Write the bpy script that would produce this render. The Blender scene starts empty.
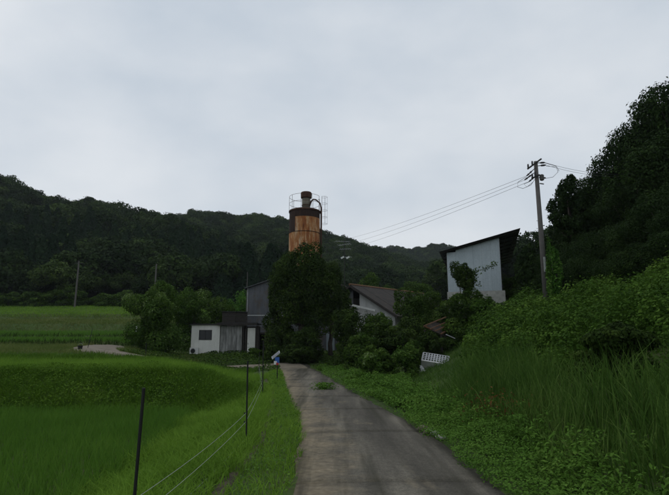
import bpy, math, random
import numpy as np
from mathutils import Vector, Matrix

sc = bpy.context.scene
R = math.radians
rng = np.random.default_rng(7)
random.seed(7)

# ------------------------------------------------------------------ camera
CAM_Z, TILT, LENS = 1.65, R(11.0), 28.25
cd = bpy.data.cameras.new('camera'); cam = bpy.data.objects.new('camera', cd)
sc.collection.objects.link(cam); sc.camera = cam
cd.lens = LENS; cd.sensor_width = 36.0; cd.clip_end = 4000; cd.clip_start = 0.05
cam.location = (0, 0, CAM_Z); cam.rotation_euler = (R(90) + TILT, 0, 0)

# ------------------------------------------------------------------ sky (overcast) and sun
SUN_EL, SUN_AZ = R(58), R(-60)
w = bpy.data.worlds.new('World'); sc.world = w; w.use_nodes = True
nt = w.node_tree; nt.nodes.clear()
def N(t, tree=None, **k):
    n = (tree or nt).nodes.new(t)
    for a, b in k.items(): setattr(n, a, b)
    return n
out = N('ShaderNodeOutputWorld'); bg = N('ShaderNodeBackground')
sky = N('ShaderNodeTexSky'); sky.sky_type = 'NISHITA'; sky.sun_disc = False
sky.sun_elevation = SUN_EL; sky.sun_rotation = SUN_AZ; sky.dust_density = 3.0
tc = N('ShaderNodeTexCoord'); mp = N('ShaderNodeMapping'); mp.inputs['Scale'].default_value = (1.3, 1.3, 2.6)
mp.inputs['Location'].default_value = (0.35, 0.1, 0.42)
nz = N('ShaderNodeTexNoise'); nz.inputs['Scale'].default_value = 1.15; nz.inputs['Detail'].default_value = 5; nz.inputs['Roughness'].default_value = 0.5
cr = N('ShaderNodeValToRGB')
cr.color_ramp.elements[0].position = 0.36; cr.color_ramp.elements[0].color = (4.9, 5.7, 6.6, 1)
cr.color_ramp.elements[1].position = 0.64; cr.color_ramp.elements[1].color = (7.7, 8.1, 8.5, 1)
mx = N('ShaderNodeMix', data_type='RGBA'); mx.inputs[0].default_value = 0.93
nt.links.new(tc.outputs['Generated'], mp.inputs[0]); nt.links.new(mp.outputs[0], nz.inputs['Vector'])
nt.links.new(nz.outputs['Fac'], cr.inputs[0]); nt.links.new(sky.outputs[0], mx.inputs[6]); nt.links.new(cr.outputs[0], mx.inputs[7])
nt.links.new(mx.outputs[2], bg.inputs[0]); bg.inputs[1].default_value = 0.10
nt.links.new(bg.outputs[0], out.inputs[0])
sd = bpy.data.lights.new('sun', 'SUN'); sun = bpy.data.objects.new('sun', sd); sc.collection.objects.link(sun)
sd.energy = 0.5; sd.angle = R(30); sd.color = (1.0, 0.97, 0.92)
sun.rotation_euler = (R(90) - SUN_EL, 0, R(180) - SUN_AZ)
sc.view_settings.view_transform = 'Standard'; sc.view_settings.look = 'None'
sc.view_settings.exposure = 0.0; sc.view_settings.gamma = 1.0; sc.view_settings.use_curve_mapping = False
sc.cycles.use_denoising = True
sc.cycles.max_bounces = 6; sc.cycles.diffuse_bounces = 3; sc.cycles.glossy_bounces = 2
sc.cycles.transmission_bounces = 3; sc.cycles.transparent_max_bounces = 4; sc.cycles.volume_bounces = 0

# ------------------------------------------------------------------ helpers
F_PX = 669 / 36 * LENS
def at(px, py, Y):
    """a point at depth Y that the photograph shows at (px, py)"""
    u = (px - 334.5) / F_PX; v = (247.5 - py) / F_PX
    yw = math.cos(TILT) - v * math.sin(TILT); zw = math.sin(TILT) + v * math.cos(TILT)
    return Vector((u / yw * Y, Y, CAM_Z + zw / yw * Y))

def tag(o, label=None, cat=None, group=None, kind=None):
    if label: o['label'] = label
    if cat: o['category'] = cat
    if group: o['group'] = group
    if kind: o['kind'] = kind
    return o
def link(o, parent=None):
    sc.collection.objects.link(o)
    if parent is not None: o.parent = parent
    return o
def empty(name, loc, rz=0.0):
    o = bpy.data.objects.new(name, None); o.empty_display_size = 0.3
    o.location = loc; o.rotation_euler = (0, 0, rz)
    return link(o)

def np_mesh(name, V, F, mat, tint=None, smooth=False, attrs=None):
    """V (n,3); F (m,k)"""
    V = np.asarray(V, np.float32); F = np.asarray(F, np.int32)
    m = bpy.data.meshes.new(name); k = F.shape[1]; nf = len(F)
    m.vertices.add(len(V)); m.vertices.foreach_set('co', V.ravel())
    m.loops.add(nf * k); m.loops.foreach_set('vertex_index', F.ravel())
    m.polygons.add(nf)
    m.polygons.foreach_set('loop_start', np.arange(0, nf * k, k, dtype=np.int32))
    if smooth: m.polygons.foreach_set('use_smooth', np.ones(nf, bool))
    m.update(calc_edges=True)
    if tint is not None:
        a = m.attributes.new('tint', 'FLOAT', 'FACE'); a.data.foreach_set('value', np.asarray(tint, np.float32))
    for an, av in (attrs or {}).items():
        a = m.attributes.new(an, 'FLOAT', 'POINT'); a.data.foreach_set('value', np.asarray(av, np.float32))
    if mat: m.materials.append(mat)
    return m
def np_obj(name, V, F, mat, parent=None, **k):
    return link(bpy.data.objects.new(name, np_mesh(name, V, F, mat, **k)), parent)

class MB:
    """collects boxes, tubes and quads; build() links them as one mesh"""
    def __init__(s): s.v = []; s.f = []
    def box(s, x0, x1, y0, y1, z0, z1, M=None):
        i = len(s.v)
        p = [Vector((x, y, z)) for z in (z0, z1) for y in (y0, y1) for x in (x0, x1)]
        s.v += [tuple(M @ q) if M else tuple(q) for q in p]
        s.f += [tuple(i + a for a in q) for q in ((0,2,3,1),(4,5,7,6),(0,1,5,4),(2,6,7,3),(0,4,6,2),(1,3,7,5))]
        return s
    def hexa(s, p):
        """8 points: bottom loop 4, top loop 4"""
        i = len(s.v); s.v += [tuple(q) for q in p]
        s.f += [tuple(i + a for a in q) for q in ((3,2,1,0),(4,5,6,7),(0,1,5,4),(1,2,6,5),(2,3,7,6),(3,0,4,7))]
        return s
    def bar(s, a, b, w, h=None):
        a = Vector(a); b = Vector(b); d = (b - a); L = d.length
        q = d.to_track_quat('Y', 'Z').to_matrix().to_4x4(); q.translation = a
        h = h or w
        return s.box(-w/2, w/2, 0, L, -h/2, h/2, q)
    def tube(s, pts, rad, n=8, cap=True):
        pts = [Vector(p) for p in pts]; i0 = len(s.v)
        if not hasattr(rad, '__len__'): rad = [rad] * len(pts)
        up = Vector((0.3, 0.2, 1)).normalized()
        for k, p in enumerate(pts):
            d = (pts[min(k+1, len(pts)-1)] - pts[max(k-1, 0)]).normalized()
            a = d.cross(up)
            if a.length < 1e-3: a = d.cross(Vector((1, 0, 0)))
            a.normalize(); b = a.cross(d)
            for j in range(n):
                t = 2 * math.pi * j / n
                s.v.append(tuple(p + (a * math.cos(t) + b * math.sin(t)) * rad[k]))
        for k in range(len(pts) - 1):
            for j in range(n):
                q = i0 + k * n
                s.f.append((q + j, q + (j+1) % n, q + n + (j+1) % n, q + n + j))
        if cap:
            s.f.append(tuple(i0 + j for j in reversed(range(n))))
            s.f.append(tuple(i0 + (len(pts)-1) * n + j for j in range(n)))
        return s
    def lathe(s, prof, n=28, c=(0, 0)):
        i0 = len(s.v)
        for r, z in prof:
            for j in range(n):
                t = 2 * math.pi * j / n
                s.v.append((c[0] + r * math.cos(t), c[1] + r * math.sin(t), z))
        for k in range(len(prof) - 1):
            for j in range(n):
                q = i0 + k * n
                s.f.append((q + j, q + (j+1) % n, q + n + (j+1) % n, q + n + j))
        s.f.append(tuple(i0 + j for j in reversed(range(n))))
        s.f.append(tuple(i0 + (len(prof)-1) * n + j for j in range(n)))
        return s
    def mesh(s, name, mat, smooth=False):
        m = bpy.data.meshes.new(name); m.from_pydata(s.v, [], s.f); m.update()
        if smooth:
            for p in m.polygons: p.use_smooth = len(p.vertices) == 4
        m.materials.append(mat); return m
    def build(s, name, mat, parent=None, smooth=False):
        return link(bpy.data.objects.new(name, s.mesh(name, mat, smooth)), parent)

# value noise
_h = np.random.default_rng(3).random((256, 256))
def vn(x, y):
    x = np.asarray(x, float); y = np.asarray(y, float)
    xi = np.floor(x).astype(int); yi = np.floor(y).astype(int)
    fx = x - xi; fy = y - yi; fx = fx*fx*(3-2*fx); fy = fy*fy*(3-2*fy)
    g = lambda a, b: _h[a % 256, b % 256]
    return (g(xi, yi)*(1-fx)+g(xi+1, yi)*fx)*(1-fy) + (g(xi, yi+1)*(1-fx)+g(xi+1, yi+1)*fx)*fy
def fbm(x, y, o=3):
    t = 0; a = 1.0; s = 0
    for k in range(o):
        t = t + a * vn(np.asarray(x)*2**k + 17.3*k, np.asarray(y)*2**k - 9.1*k); s += a; a *= 0.5
    return t / s
def sstep(a, b, x):
    t = np.clip((x - a) / (b - a), 0, 1); return t*t*(3-2*t)

# ------------------------------------------------------------------ materials
def new_mat(name):
    m = bpy.data.materials.new(name); m.use_nodes = True
    t = m.node_tree; t.nodes.clear()
    o = t.nodes.new('ShaderNodeOutputMaterial'); return m, t, o
def ramp(t, fac, stops, interp='LINEAR'):
    c = t.nodes.new('ShaderNodeValToRGB'); c.color_ramp.interpolation = interp
    e = c.color_ramp.elements
    while len(e) > len(stops): e.remove(e[-1])
    while len(e) < len(stops): e.new(1.0)
    for k, (p, col) in enumerate(stops): e[k].position = p; e[k].color = (*col, 1)
    t.links.new(fac, c.inputs[0]); return c.outputs[0]
def noise(t, scale, detail=4, rough=0.55, vec=None, coord='Object', sc3=None):
    n = t.nodes.new('ShaderNodeTexNoise'); n.inputs['Scale'].default_value = scale
    n.inputs['Detail'].default_value = detail; n.inputs['Roughness'].default_value = rough
    if vec is None:
        c = t.nodes.new('ShaderNodeTexCoord'); vec = c.outputs[coord]
    if sc3:
        m = t.nodes.new('ShaderNodeMapping'); m.inputs['Scale'].default_value = sc3
        t.links.new(vec, m.inputs[0]); vec = m.outputs[0]
    t.links.new(vec, n.inputs['Vector']); return n.outputs['Fac']
def mix(t, fac, a, b, mode='MIX'):
    m = t.nodes.new('ShaderNodeMix'); m.data_type = 'RGBA'; m.blend_type = mode
    for i, v in ((0, fac), (6, a), (7, b)):
        if isinstance(v, (int, float)): m.inputs[i].default_value = v
        elif isinstance(v, tuple): m.inputs[i].default_value = (*v, 1)
        else: t.links.new(v, m.inputs[i])
    return m.outputs[2]
def bsdf(t, o, col, rough=0.8, metal=0.0, bump=None, bstr=0.3, bdist=0.02, spec=0.3):
    p = t.nodes.new('ShaderNodeBsdfPrincipled')
    if isinstance(col, tuple): p.inputs['Base Color'].default_value = (*col, 1)
    else: t.links.new(col, p.inputs['Base Color'])
    p.inputs['Roughness'].default_value = rough; p.inputs['Metallic'].default_value = metal
    p.inputs['Specular IOR Level'].default_value = spec
    if bump is not None:
        b = t.nodes.new('ShaderNodeBump'); b.inputs['Strength'].default_value = bstr; b.inputs['Distance'].default_value = bdist
        t.links.new(bump, b.inputs['Height']); t.links.new(b.outputs[0], p.inputs['Normal'])
    t.links.new(p.outputs[0], o.inputs[0]); return p
def leaf_mat(name, stops, trans=0.3, per_object=0.0, rough=0.55, patch=0.0):
    """leaves: the colour of each leaf from its own random tint"""
    m, t, o = new_mat(name)
    a = t.nodes.new('ShaderNodeAttribute'); a.attribute_name = 'tint'
    fac = a.outputs['Fac']
    if per_object:
        oi = t.nodes.new('ShaderNodeObjectInfo')
        mm = t.nodes.new('ShaderNodeMix'); mm.inputs[0].default_value = per_object
        t.links.new(fac, mm.inputs[2]); t.links.new(oi.outputs['Random'], mm.inputs[3]); fac = mm.outputs[0]
    if patch:
        g = t.nodes.new('ShaderNodeNewGeometry')
        nf = noise(t, patch, 3, 0.5, vec=g.outputs['Position'])
        mr = t.nodes.new('ShaderNodeMapRange'); mr.inputs[1].default_value = 0.3; mr.inputs[2].default_value = 0.7
        t.links.new(nf, mr.inputs[0])
        mm = t.nodes.new('ShaderNodeMix'); mm.inputs[0].default_value = 0.5
        t.links.new(fac, mm.inputs[2]); t.links.new(mr.outputs[0], mm.inputs[3]); fac = mm.outputs[0]
    col = ramp(t, fac, stops)
    p = t.nodes.new('ShaderNodeBsdfPrincipled'); t.links.new(col, p.inputs['Base Color'])
    p.inputs['Roughness'].default_value = 0.8; p.inputs['Specular IOR Level'].default_value = 0.06
    tr = t.nodes.new('ShaderNodeBsdfTranslucent'); t.links.new(col, tr.inputs[0])
    ms = t.nodes.new('ShaderNodeMixShader'); ms.inputs[0].default_value = trans
    t.links.new(p.outputs[0], ms.inputs[1]); t.links.new(tr.outputs[0], ms.inputs[2]); t.links.new(ms.outputs[0], o.inputs[0])
    return m
def plain(name, col, rough=0.7, metal=0.0, var=0.25, scale=6.0, bstr=0.15):
    m, t, o = new_mat(name)
    f = noise(t, scale, 5)
    c = ramp(t, f, [(0.25, tuple(x*(1-var) for x in col)), (0.75, tuple(min(1, x*(1+var)) for x in col))])
    bsdf(t, o, c, rough, metal, bump=f, bstr=bstr, bdist=0.01); return m
def streaky(name, cols, scale=3.0, stretch=(1, 1, 0.18), rough=0.75, fine=25.0, grime=None):
    """weathered sheet: run-down streaks (long in z)"""
    m, t, o = new_mat(name)
    f = noise(t, scale, 6, 0.6, sc3=stretch)
    c = ramp(t, f, cols)
    g = noise(t, fine, 4, 0.6)
    c = mix(t, 0.35, c, ramp(t, g, [(0.3, (0.5, 0.5, 0.5)), (0.7, (1, 1, 1))]), 'MULTIPLY')
    if grime:
        q = noise(t, 1.1, 5, 0.65)
        c = mix(t, ramp(t, q, [(0.48, (0, 0, 0)), (0.66, (1, 1, 1))]), c, grime)
    bsdf(t, o, c, rough, 0.0, bump=g, bstr=0.2, bdist=0.01, spec=0.15); return m

MAT = {}
MAT['forest'] = leaf_mat('forest_leaves', [(0.0, (0.010, 0.022, 0.007)), (0.45, (0.020, 0.039, 0.010)), (0.7, (0.040, 0.070, 0.016)), (1.0, (0.085, 0.125, 0.030))], 0.2, per_object=0.62)
MAT['cedar'] = leaf_mat('cedar_needles', [(0.0, (0.008, 0.020, 0.009)), (0.6, (0.015, 0.032, 0.013)), (1.0, (0.024, 0.046, 0.016))], 0.12, per_object=0.5)
MAT['dark_leaf'] = leaf_mat('dark_leaves', [(0.0, (0.018, 0.034, 0.008)), (0.5, (0.034, 0.062, 0.012)), (1.0, (0.062, 0.10, 0.018))], 0.25)
MAT['slope_leaf'] = leaf_mat('slope_leaves', [(0.0, (0.012, 0.026, 0.008)), (0.5, (0.022, 0.043, 0.011)), (1.0, (0.040, 0.072, 0.016))], 0.2, per_object=0.3)
MAT['mid_leaf'] = leaf_mat('mid_leaves', [(0.0, (0.03, 0.065, 0.010)), (0.5, (0.06, 0.12, 0.018)), (0.9, (0.11, 0.18, 0.035)), (1.0, (0.20, 0.27, 0.11))], 0.3)
MAT['shrub_leaf'] = leaf_mat('shrub_leaves', [(0.0, (0.025, 0.052, 0.009)), (0.5, (0.048, 0.092, 0.014)), (1.0, (0.09, 0.15, 0.025))], 0.3)
MAT['kudzu'] = leaf_mat('kudzu_leaves', [(0.0, (0.022, 0.052, 0.008)), (0.5, (0.052, 0.110, 0.014)), (0.9, (0.10, 0.175, 0.026)), (1.0, (0.20, 0.28, 0.07))], 0.3, patch=0.5)
MAT['light_leaf'] = leaf_mat('light_leaves', [(0.0, (0.04, 0.11, 0.016)), (0.6, (0.08, 0.18, 0.028)), (1.0, (0.14, 0.25, 0.05))], 0.35)
MAT['weeds'] = leaf_mat('weed_leaves', [(0.0, (0.050, 0.12, 0.016)), (0.6, (0.095, 0.19, 0.028)), (1.0, (0.16, 0.26, 0.05))], 0.3, patch=1.0)
MAT['rice'] = leaf_mat('rice_blades', [(0.0, (0.055, 0.135, 0.016)), (0.6, (0.095, 0.20, 0.026)), (1.0, (0.15, 0.27, 0.04))], 0.35, patch=0.35)
MAT['grass'] = leaf_mat('grass_blades', [(0.0, (0.085, 0.175, 0.018)), (0.6, (0.155, 0.28, 0.032)), (0.95, (0.21, 0.34, 0.05)), (1.0, (0.28, 0.30, 0.08))], 0.35, patch=0.6)
MAT['bank_grass'] = leaf_mat('bank_grass', [(0.0, (0.045, 0.10, 0.010)), (0.6, (0.08, 0.165, 0.015)), (0.95, (0.13, 0.21, 0.024)), (1.0, (0.22, 0.21, 0.07))], 0.3, patch=0.8)
MAT['tall_grass'] = leaf_mat('tall_grass', [(0.0, (0.030, 0.070, 0.012)), (0.55, (0.065, 0.13, 0.022)), (1.0, (0.17, 0.25, 0.06))], 0.3, patch=0.7)
MAT['dry'] = leaf_mat('dry_grass', [(0.0, (0.06, 0.045, 0.025)), (0.6, (0.14, 0.11, 0.06)), (1.0, (0.24, 0.20, 0.11))], 0.2)
MAT['tan_grass'] = leaf_mat('tan_grass', [(0.0, (0.07, 0.12, 0.022)), (0.5, (0.12, 0.16, 0.04)), (1.0, (0.21, 0.20, 0.08))], 0.3, patch=0.3)
MAT['rust_leaf'] = leaf_mat('rust_leaves', [(0.0, (0.06, 0.05, 0.015)), (1.0, (0.18, 0.09, 0.03))], 0.3)
MAT['bank_leaf'] = leaf_mat('bank_leaves', [(0.0, (0.05, 0.105, 0.010)), (0.6, (0.085, 0.165, 0.015)), (1.0, (0.14, 0.23, 0.03))], 0.3, patch=0.8)
MAT['bark'] = plain('bark', (0.055, 0.045, 0.035), 0.9, 0, 0.4, 5)

# ------------------------------------------------------------------ terrain heights
_yc = [-900, 0, 6, 10.8, 14, 19.2, 28, 36, 44]; _xc = [0.8, 0.8, 0.78, 0.62, 0.33, -0.30, -1.35, -2.3, -3.6]
def xc(Y): return np.interp(Y, _yc, _xc)
HALF = 1.28
left_pts = [(-900, -0.42), (0, -0.42), (16.8, -0.42), (17.1, -0.35)]
for Y, y in ((19.6, 367), (29.0, 360), (30.8, 355), (39, 345.5), (47, 341.5), (48, 338.5), (57, 337), (58, 333.0), (69, 330.5), (71, 321.5), (82, 317.5), (84, 312.5), (100, 305), (110, 302.5)):
    left_pts.append((Y, at(60, y, Y).z - (0.25 if Y < 40 else 0.35)))
_ly = [p[0] for p in left_pts]; _lz = [p[1] for p in left_pts]
def mid_z(Y): return np.interp(Y, [-900, 0, 20, 40, 50, 60, 90, 120], [0, 0, 0, 0.28, 1.35, 1.7, 5, 9])
def toe(Y): return np.interp(Y, [-900, 0, 6, 12, 20, 30, 40, 50, 900], [2.95, 2.95, 2.9, 2.75, 2.7, 4.0, 5.0, 5.5, 8])
RIDGES = (   # depth of the ridge line, depth where the slope begins, (column, row) of the tree tops, tree height
    (235, 104, ((-400, 120), (-200, 130), (-60, 150), (0, 181), (25, 193), (65, 194), (95, 199), (125, 206), (160, 214), (200, 226), (245, 252), (290, 300), (340, 335), (1000, 345)), 12.5),
    (350, 150, ((-300, 240), (100, 225), (180, 211), (205, 213), (250, 213), (290, 218), (325, 233), (380, 250), (430, 265), (470, 278), (520, 295), (600, 320), (1000, 330)), 12),
    (560, 330, ((-300, 260), (250, 255), (340, 249), (380, 246), (420, 248), (445, 244), (465, 248), (490, 257), (520, 262), (570, 262), (669, 250), (1000, 240)), 9))
def hills(X, Y):
    Ys = np.maximum(Y, 30.0); px = 334.5 + F_PX * X / Ys / 1.0
    z = np.full(np.shape(X), -50.0)
    for Yr, Yb, pts, th in RIDGES:
        pxs = [p[0] for p in pts]; el = [(at(334, p[1], 1.0).z - CAM_Z) for p in pts]
        # el is slope per metre of depth; the column is corrected for the tilt
        zr = CAM_Z + np.interp(px, pxs, el) * Yr - th
        base = 9.0
        t = np.clip((Y - Yb) / (Yr - Yb), 0, 1); front = base + (zr - base) * t ** 1.08
        b = np.clip((Y - Yr) / 220.0, 0, 1); zz = np.where(Y > Yr, base + (zr - base) * (1 - b*b*(3-2*b)), front)
        bump = (fbm(X / 45.0 + Yr, Y / 45.0, 3) - 0.5) * 16 * np.clip(t * 3, 0, 1) * np.clip((1 - t) * 4 + 0.25, 0, 1)
        zz = np.where(t > 0.0, zz + bump, -50)
        z = np.maximum(z, zz)
    return z
def H(X, Y):
    X = np.asarray(X, float); Y = np.asarray(Y, float)
    mid = mid_z(Y); lz = np.interp(Y, _ly, _lz)
    a = np.interp(Y, [0, 17, 22, 30, 35, 50, 100], [-1.75, -2.2, -2.9, -4, -5.5, -14, -15])
    b = np.interp(Y, [0, 17, 22, 30, 35, 50, 100], [-2.7, -4.4, -6, -10, -17, -21, -28])
    wl = sstep(0, 1, (a - X) / (a - b))
    z = mid * (1 - wl) + lz * wl
    s = X - toe(Y)
    rr = np.interp(s, [0, 1, 3, 5, 8, 13, 20, 40, 80], [0, 0.22, 0.9, 1.6, 2.5, 4.4, 7.2, 17, 32])
    fy = np.interp(Y, [-900, 0, 20, 30, 45, 60, 80, 120, 200], [1, 1, 1.0, 1.2, 1.55, 1.1, 0.7, 0.45, 0.3])
    z = z + rr * fy
    rough = (fbm(X * 0.7, Y * 0.7, 3) - 0.5)
    off = np.abs(X - xc(Y)) - HALF
    onroad = (Y < 46) & (off < 0.7)
    z = z + rough * np.where(onroad, 0.0, 0.16) * np.clip(off * 0.8, 0, 1)
    z = np.where(Y > 100, np.maximum(z, hills(X, Y)), z)
    return z
def hz(x, y): return float(H(np.array([x]), np.array([y]))[0])

def axis(parts):
    o = []
    for a, b, st in parts: o.append(np.arange(a, b, st))
    return np.concatenate(o + [np.array([parts[-1][1]])])
gx = axis([(-900, -300, 40), (-300, -60, 6), (-60, -26, 2), (-26, -8, 0.6), (-8, 8, 0.25), (8, 26, 0.6), (26, 60, 2), (60, 300, 6), (300, 900, 40)])
gy = axis([(-500, -40, 40), (-40, -4, 4), (-4, 32, 0.3), (32, 62, 0.6), (62, 104, 1.5), (104, 380, 5), (380, 900, 13), (900, 1400, 100)])
GX, GY = np.meshgrid(gx, gy); GZ = H(GX, GY)
under = (np.abs(GX - xc(GY)) < HALF - 0.05) & (GY < 43)
GZ = GZ - np.where(under, 0.10, 0.0)
V = np.stack([GX.ravel(), GY.ravel(), GZ.ravel()], 1)
nx, ny = len(gx), len(gy)
ii = (np.arange(ny - 1)[:, None] * nx + np.arange(nx - 1)[None, :]).ravel()
Fq = np.stack([ii, ii + 1, ii + nx + 1, ii + nx], 1)
m, t, o = new_mat('soil_and_turf')
g1 = noise(t, 0.25, 5, 0.6); g2 = noise(t, 6.0, 5, 0.65)
c = ramp(t, g1, [(0.3, (0.030, 0.060, 0.014)), (0.5, (0.045, 0.085, 0.018)), (0.7, (0.075, 0.095, 0.030))])
c = mix(t, ramp(t, g2, [(0.45, (0, 0, 0)), (0.7, (0.7, 0.7, 0.7))]), c, (0.060, 0.048, 0.030))
bsdf(t, o, c, 0.95, bump=g2, bstr=0.5, bdist=0.05, spec=0.1)
tag(np_obj('terrain', V, Fq, m, smooth=True), 'green hillside ground rising from the farm road to wooded hills', kind='structure')

# ------------------------------------------------------------------ road of concrete slabs
m, t, o = new_mat('worn_concrete')
at_ = t.nodes.new('ShaderNodeAttribute'); at_.attribute_name = 'across'
g = t.nodes.new('ShaderNodeNewGeometry'); pos = g.outputs['Position']
n1 = noise(t, 0.55, 6, 0.6, vec=pos, sc3=(2.2, 0.22, 1)); n2 = noise(t, 9, 6, 0.65, vec=pos); n3 = noise(t, 48, 4, 0.7, vec=pos)
n4 = noise(t, 1.6, 6, 0.6, vec=pos)
c = ramp(t, n1, [(0.34, (0.060, 0.055, 0.045)), (0.5, (0.105, 0.096, 0.078)), (0.64, (0.19, 0.172, 0.138))])
c = mix(t, 0.6, c, ramp(t, n2, [(0.25, (0.55, 0.55, 0.55)), (0.7, (1.15, 1.13, 1.1))]), 'MULTIPLY')
c = mix(t, 0.85, c, ramp(t, n3, [(0.3, (0.5, 0.5, 0.5)), (0.7, (1.4, 1.4, 1.4))]), 'MULTIPLY')
# sandy dirt along the margins and in patches
ab = t.nodes.new('ShaderNodeMath'); ab.operation = 'ADD'
t.links.new(at_.outputs['Fac'], ab.inputs[0]); t.links.new(n4, ab.inputs[1])
dirt = ramp(t, ab.outputs[0], [(0.0, (1, 1, 1)), (0.18, (0, 0, 0))])
edge = t.nodes.new('ShaderNodeMath'); edge.operation = 'MULTIPLY_ADD'; edge.inputs[1].default_value = -0.9; edge.inputs[2].default_value = 0.66
t.links.new(at_.outputs['Fac'], edge.inputs[0])
ed2 = t.nodes.new('ShaderNodeMath'); ed2.operation = 'ADD'; t.links.new(edge.outputs[0], ed2.inputs[0])
ed3 = t.nodes.new('ShaderNodeMath'); ed3.operation = 'MULTIPLY_ADD'; ed3.inputs[1].default_value = 1.6; ed3.inputs[2].default_value = -0.8
t.links.new(n4, ed3.inputs[0]); t.links.new(ed3.outputs[0], ed2.inputs[1])
dm = ramp(t, ed2.outputs[0], [(0.95, (0, 0, 0)), (1.0, (0.85, 0.85, 0.85))])
mr = t.nodes.new('ShaderNodeMapRange'); mr.inputs[1].default_value = 0.85; mr.inputs[2].default_value = 1.5
t.links.new(ed2.outputs[0], mr.inputs[0])
dcol = ramp(t, n2, [(0.3, (0.13, 0.105, 0.070)), (0.7, (0.27, 0.225, 0.155))])
c = mix(t, mr.outputs[0], c, dcol)
n5 = noise(t, 0.9, 5, 0.6, vec=pos, sc3=(1.5, 0.5, 1))
c = mix(t, ramp(t, n5, [(0.60, (0, 0, 0)), (0.74, (0.75, 0.75, 0.75))]), c, dcol)
n6 = noise(t, 0.7, 5, 0.6, vec=pos, sc3=(3.0, 0.14, 3))
c = mix(t, ramp(t, n6, [(0.50, (0, 0, 0)), (0.66, (0.75, 0.75, 0.75))]), c, (0.040, 0.038, 0.026))
bsdf(t, o, c, 0.9, bump=n2, bstr=0.6, bdist=0.03, spec=0.12)
MAT['road'] = m
MAT['dirt'] = plain('pale_dirt', (0.16, 0.135, 0.10), 0.95, 0, 0.35, 1.2, 0.4)
# bed under the slabs
ys = np.arange(-6, 42.6, 0.5)
def strip(ys, half, z_off, wob=0.0):
    k = 9; us = np.linspace(-1, 1, k); P = []; A = []
    for y in ys:
        dy = 0.2; d = (float(xc(y + dy)) - float(xc(y - dy))) / (2*dy); L = math.hypot(1, d)
        for j, u in enumerate(us):
            e = wob * (fbm(y * 1.7 + 40 * np.sign(u), 3.3 + u, 3) - 0.5) if abs(u) == 1 else 0
            P.append((float(xc(y)) + (u * half + e) / L, y - (u * half) * d / L, float(mid_z(y)) + z_off - 0.02 * u * u)); A.append(u)
    n = len(ys); i = (np.arange(n-1)[:, None] * k + np.arange(k-1)[None, :]).ravel()
    return np.array(P), np.stack([i, i+1, i+k+1, i+k], 1), np.array(A)
P, Fs, A = strip(ys, HALF - 0.02, -0.03)
road = np_obj('road', P, Fs, MAT['dirt']); tag(road, 'narrow stained concrete farm road bending left', kind='structure')
y0 = -6.0
while y0 < 42:
    L = 4.1 + 0.5 * random.random(); y1 = min(y0 + L, 42.5)
    P, Fs, A = strip(np.linspace(y0 + 0.0012, y1 - 0.0012, 12), HALF, 0.012 + random.uniform(-0.002, 0.002), 0.22)
    # give the slab its thickness
    n = len(P); lo = P.copy(); lo[:, 2] -= 0.09
    k = 9; rows = n // k; side = []
    for r_ in range(rows - 1):
        a0 = r_ * k; b0 = a0 + k - 1
        side += [(a0 + n, a0, a0 + k, a0 + k + n), (b0, b0 + n, b0 + k + n, b0 + k)]
    for j in range(k - 1):
        side += [(j, j + n, j + 1 + n, j + 1), ((rows-1)*k + j + 1, (rows-1)*k + j + 1 + n, (rows-1)*k + j + n, (rows-1)*k + j)]
    np_obj('slab', np.vstack([P, lo]), np.vstack([Fs, np.array(side)]), MAT['road'], road, attrs={'across': np.concatenate([A, A])})
    y0 = y1
# dirt track leading off to the left past the hut
def ribbon(name, pts, half, lift, mat):
    pts = np.array(pts, float); d = np.cumsum(np.r_[0, np.hypot(*np.diff(pts, axis=0).T)])
    s = np.linspace(0, d[-1], int(d[-1] / 0.5)); c = np.stack([np.interp(s, d, pts[:, 0]), np.interp(s, d, pts[:, 1])], 1)
    for _ in range(6): c[1:-1] = (c[:-2] + c[1:-1] * 2 + c[2:]) / 4
    tg = np.gradient(c, axis=0); tg /= np.linalg.norm(tg, axis=1)[:, None]; nn = np.stack([-tg[:, 1], tg[:, 0]], 1)
    k = 7; P = []
    for i in range(len(c)):
        for u in np.linspace(-1, 1, k):
            e = half * (1 + 0.25 * (fbm(s[i] * 0.6, u * 3 + 5, 2) - 0.5))
            q = c[i] + nn[i] * u * e; P.append((q[0], q[1], hz(*q) + lift * (1 - 0.9 * u ** 6)))
    i = (np.arange(len(c)-1)[:, None] * k + np.arange(k-1)[None, :]).ravel()
    return np_obj(name, np.array(P), np.stack([i, i+1, i+k+1, i+k], 1), mat)
FX = lambda Y: np.interp(Y, [0, 10, 20, 32], [-1.52, -1.44, -2.38, -4.25])
MAT['ditch_soil'] = plain('damp_brown_soil', (0.055, 0.042, 0.028), 0.95, 0, 0.6, 3.0, 0.6)
tag(ribbon('ditch', [(float(FX(y)) + .1, y) for y in np.arange(2, 33, 1.0)], .085, 0.02, MAT['ditch_soil']), 'narrow strip of bare brown soil along the fence', kind='structure')
TRACK = np.array([(-2.6, 41.6), (-5.5, 40.5), (-9, 38.6), (-13, 36.5), (-16.5, 37.5), (-18.5, 41), (-19.5, 46)])
def track_dist(X, Y):
    best = np.full(np.shape(X), 1e9)
    for (ax, ay), (bx, by) in zip(TRACK[:-1], TRACK[1:]):
        s_ = np.clip(((X - ax) * (bx - ax) + (Y - ay) * (by - ay)) / ((bx - ax)**2 + (by - ay)**2), 0, 1)
        best = np.minimum(best, np.hypot(X - ax - s_ * (bx - ax), Y - ay - s_ * (by - ay)))
    return best
tag(ribbon('path', [(-2.6, 41.6), (-5.5, 40.5), (-9, 38.6), (-13, 36.5), (-16.5, 37.5), (-18.5, 41), (-19.5, 46)], 1.7, 0.10, MAT['dirt']), 'pale dirt track leading off in front of the white hut', kind='structure')

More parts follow.
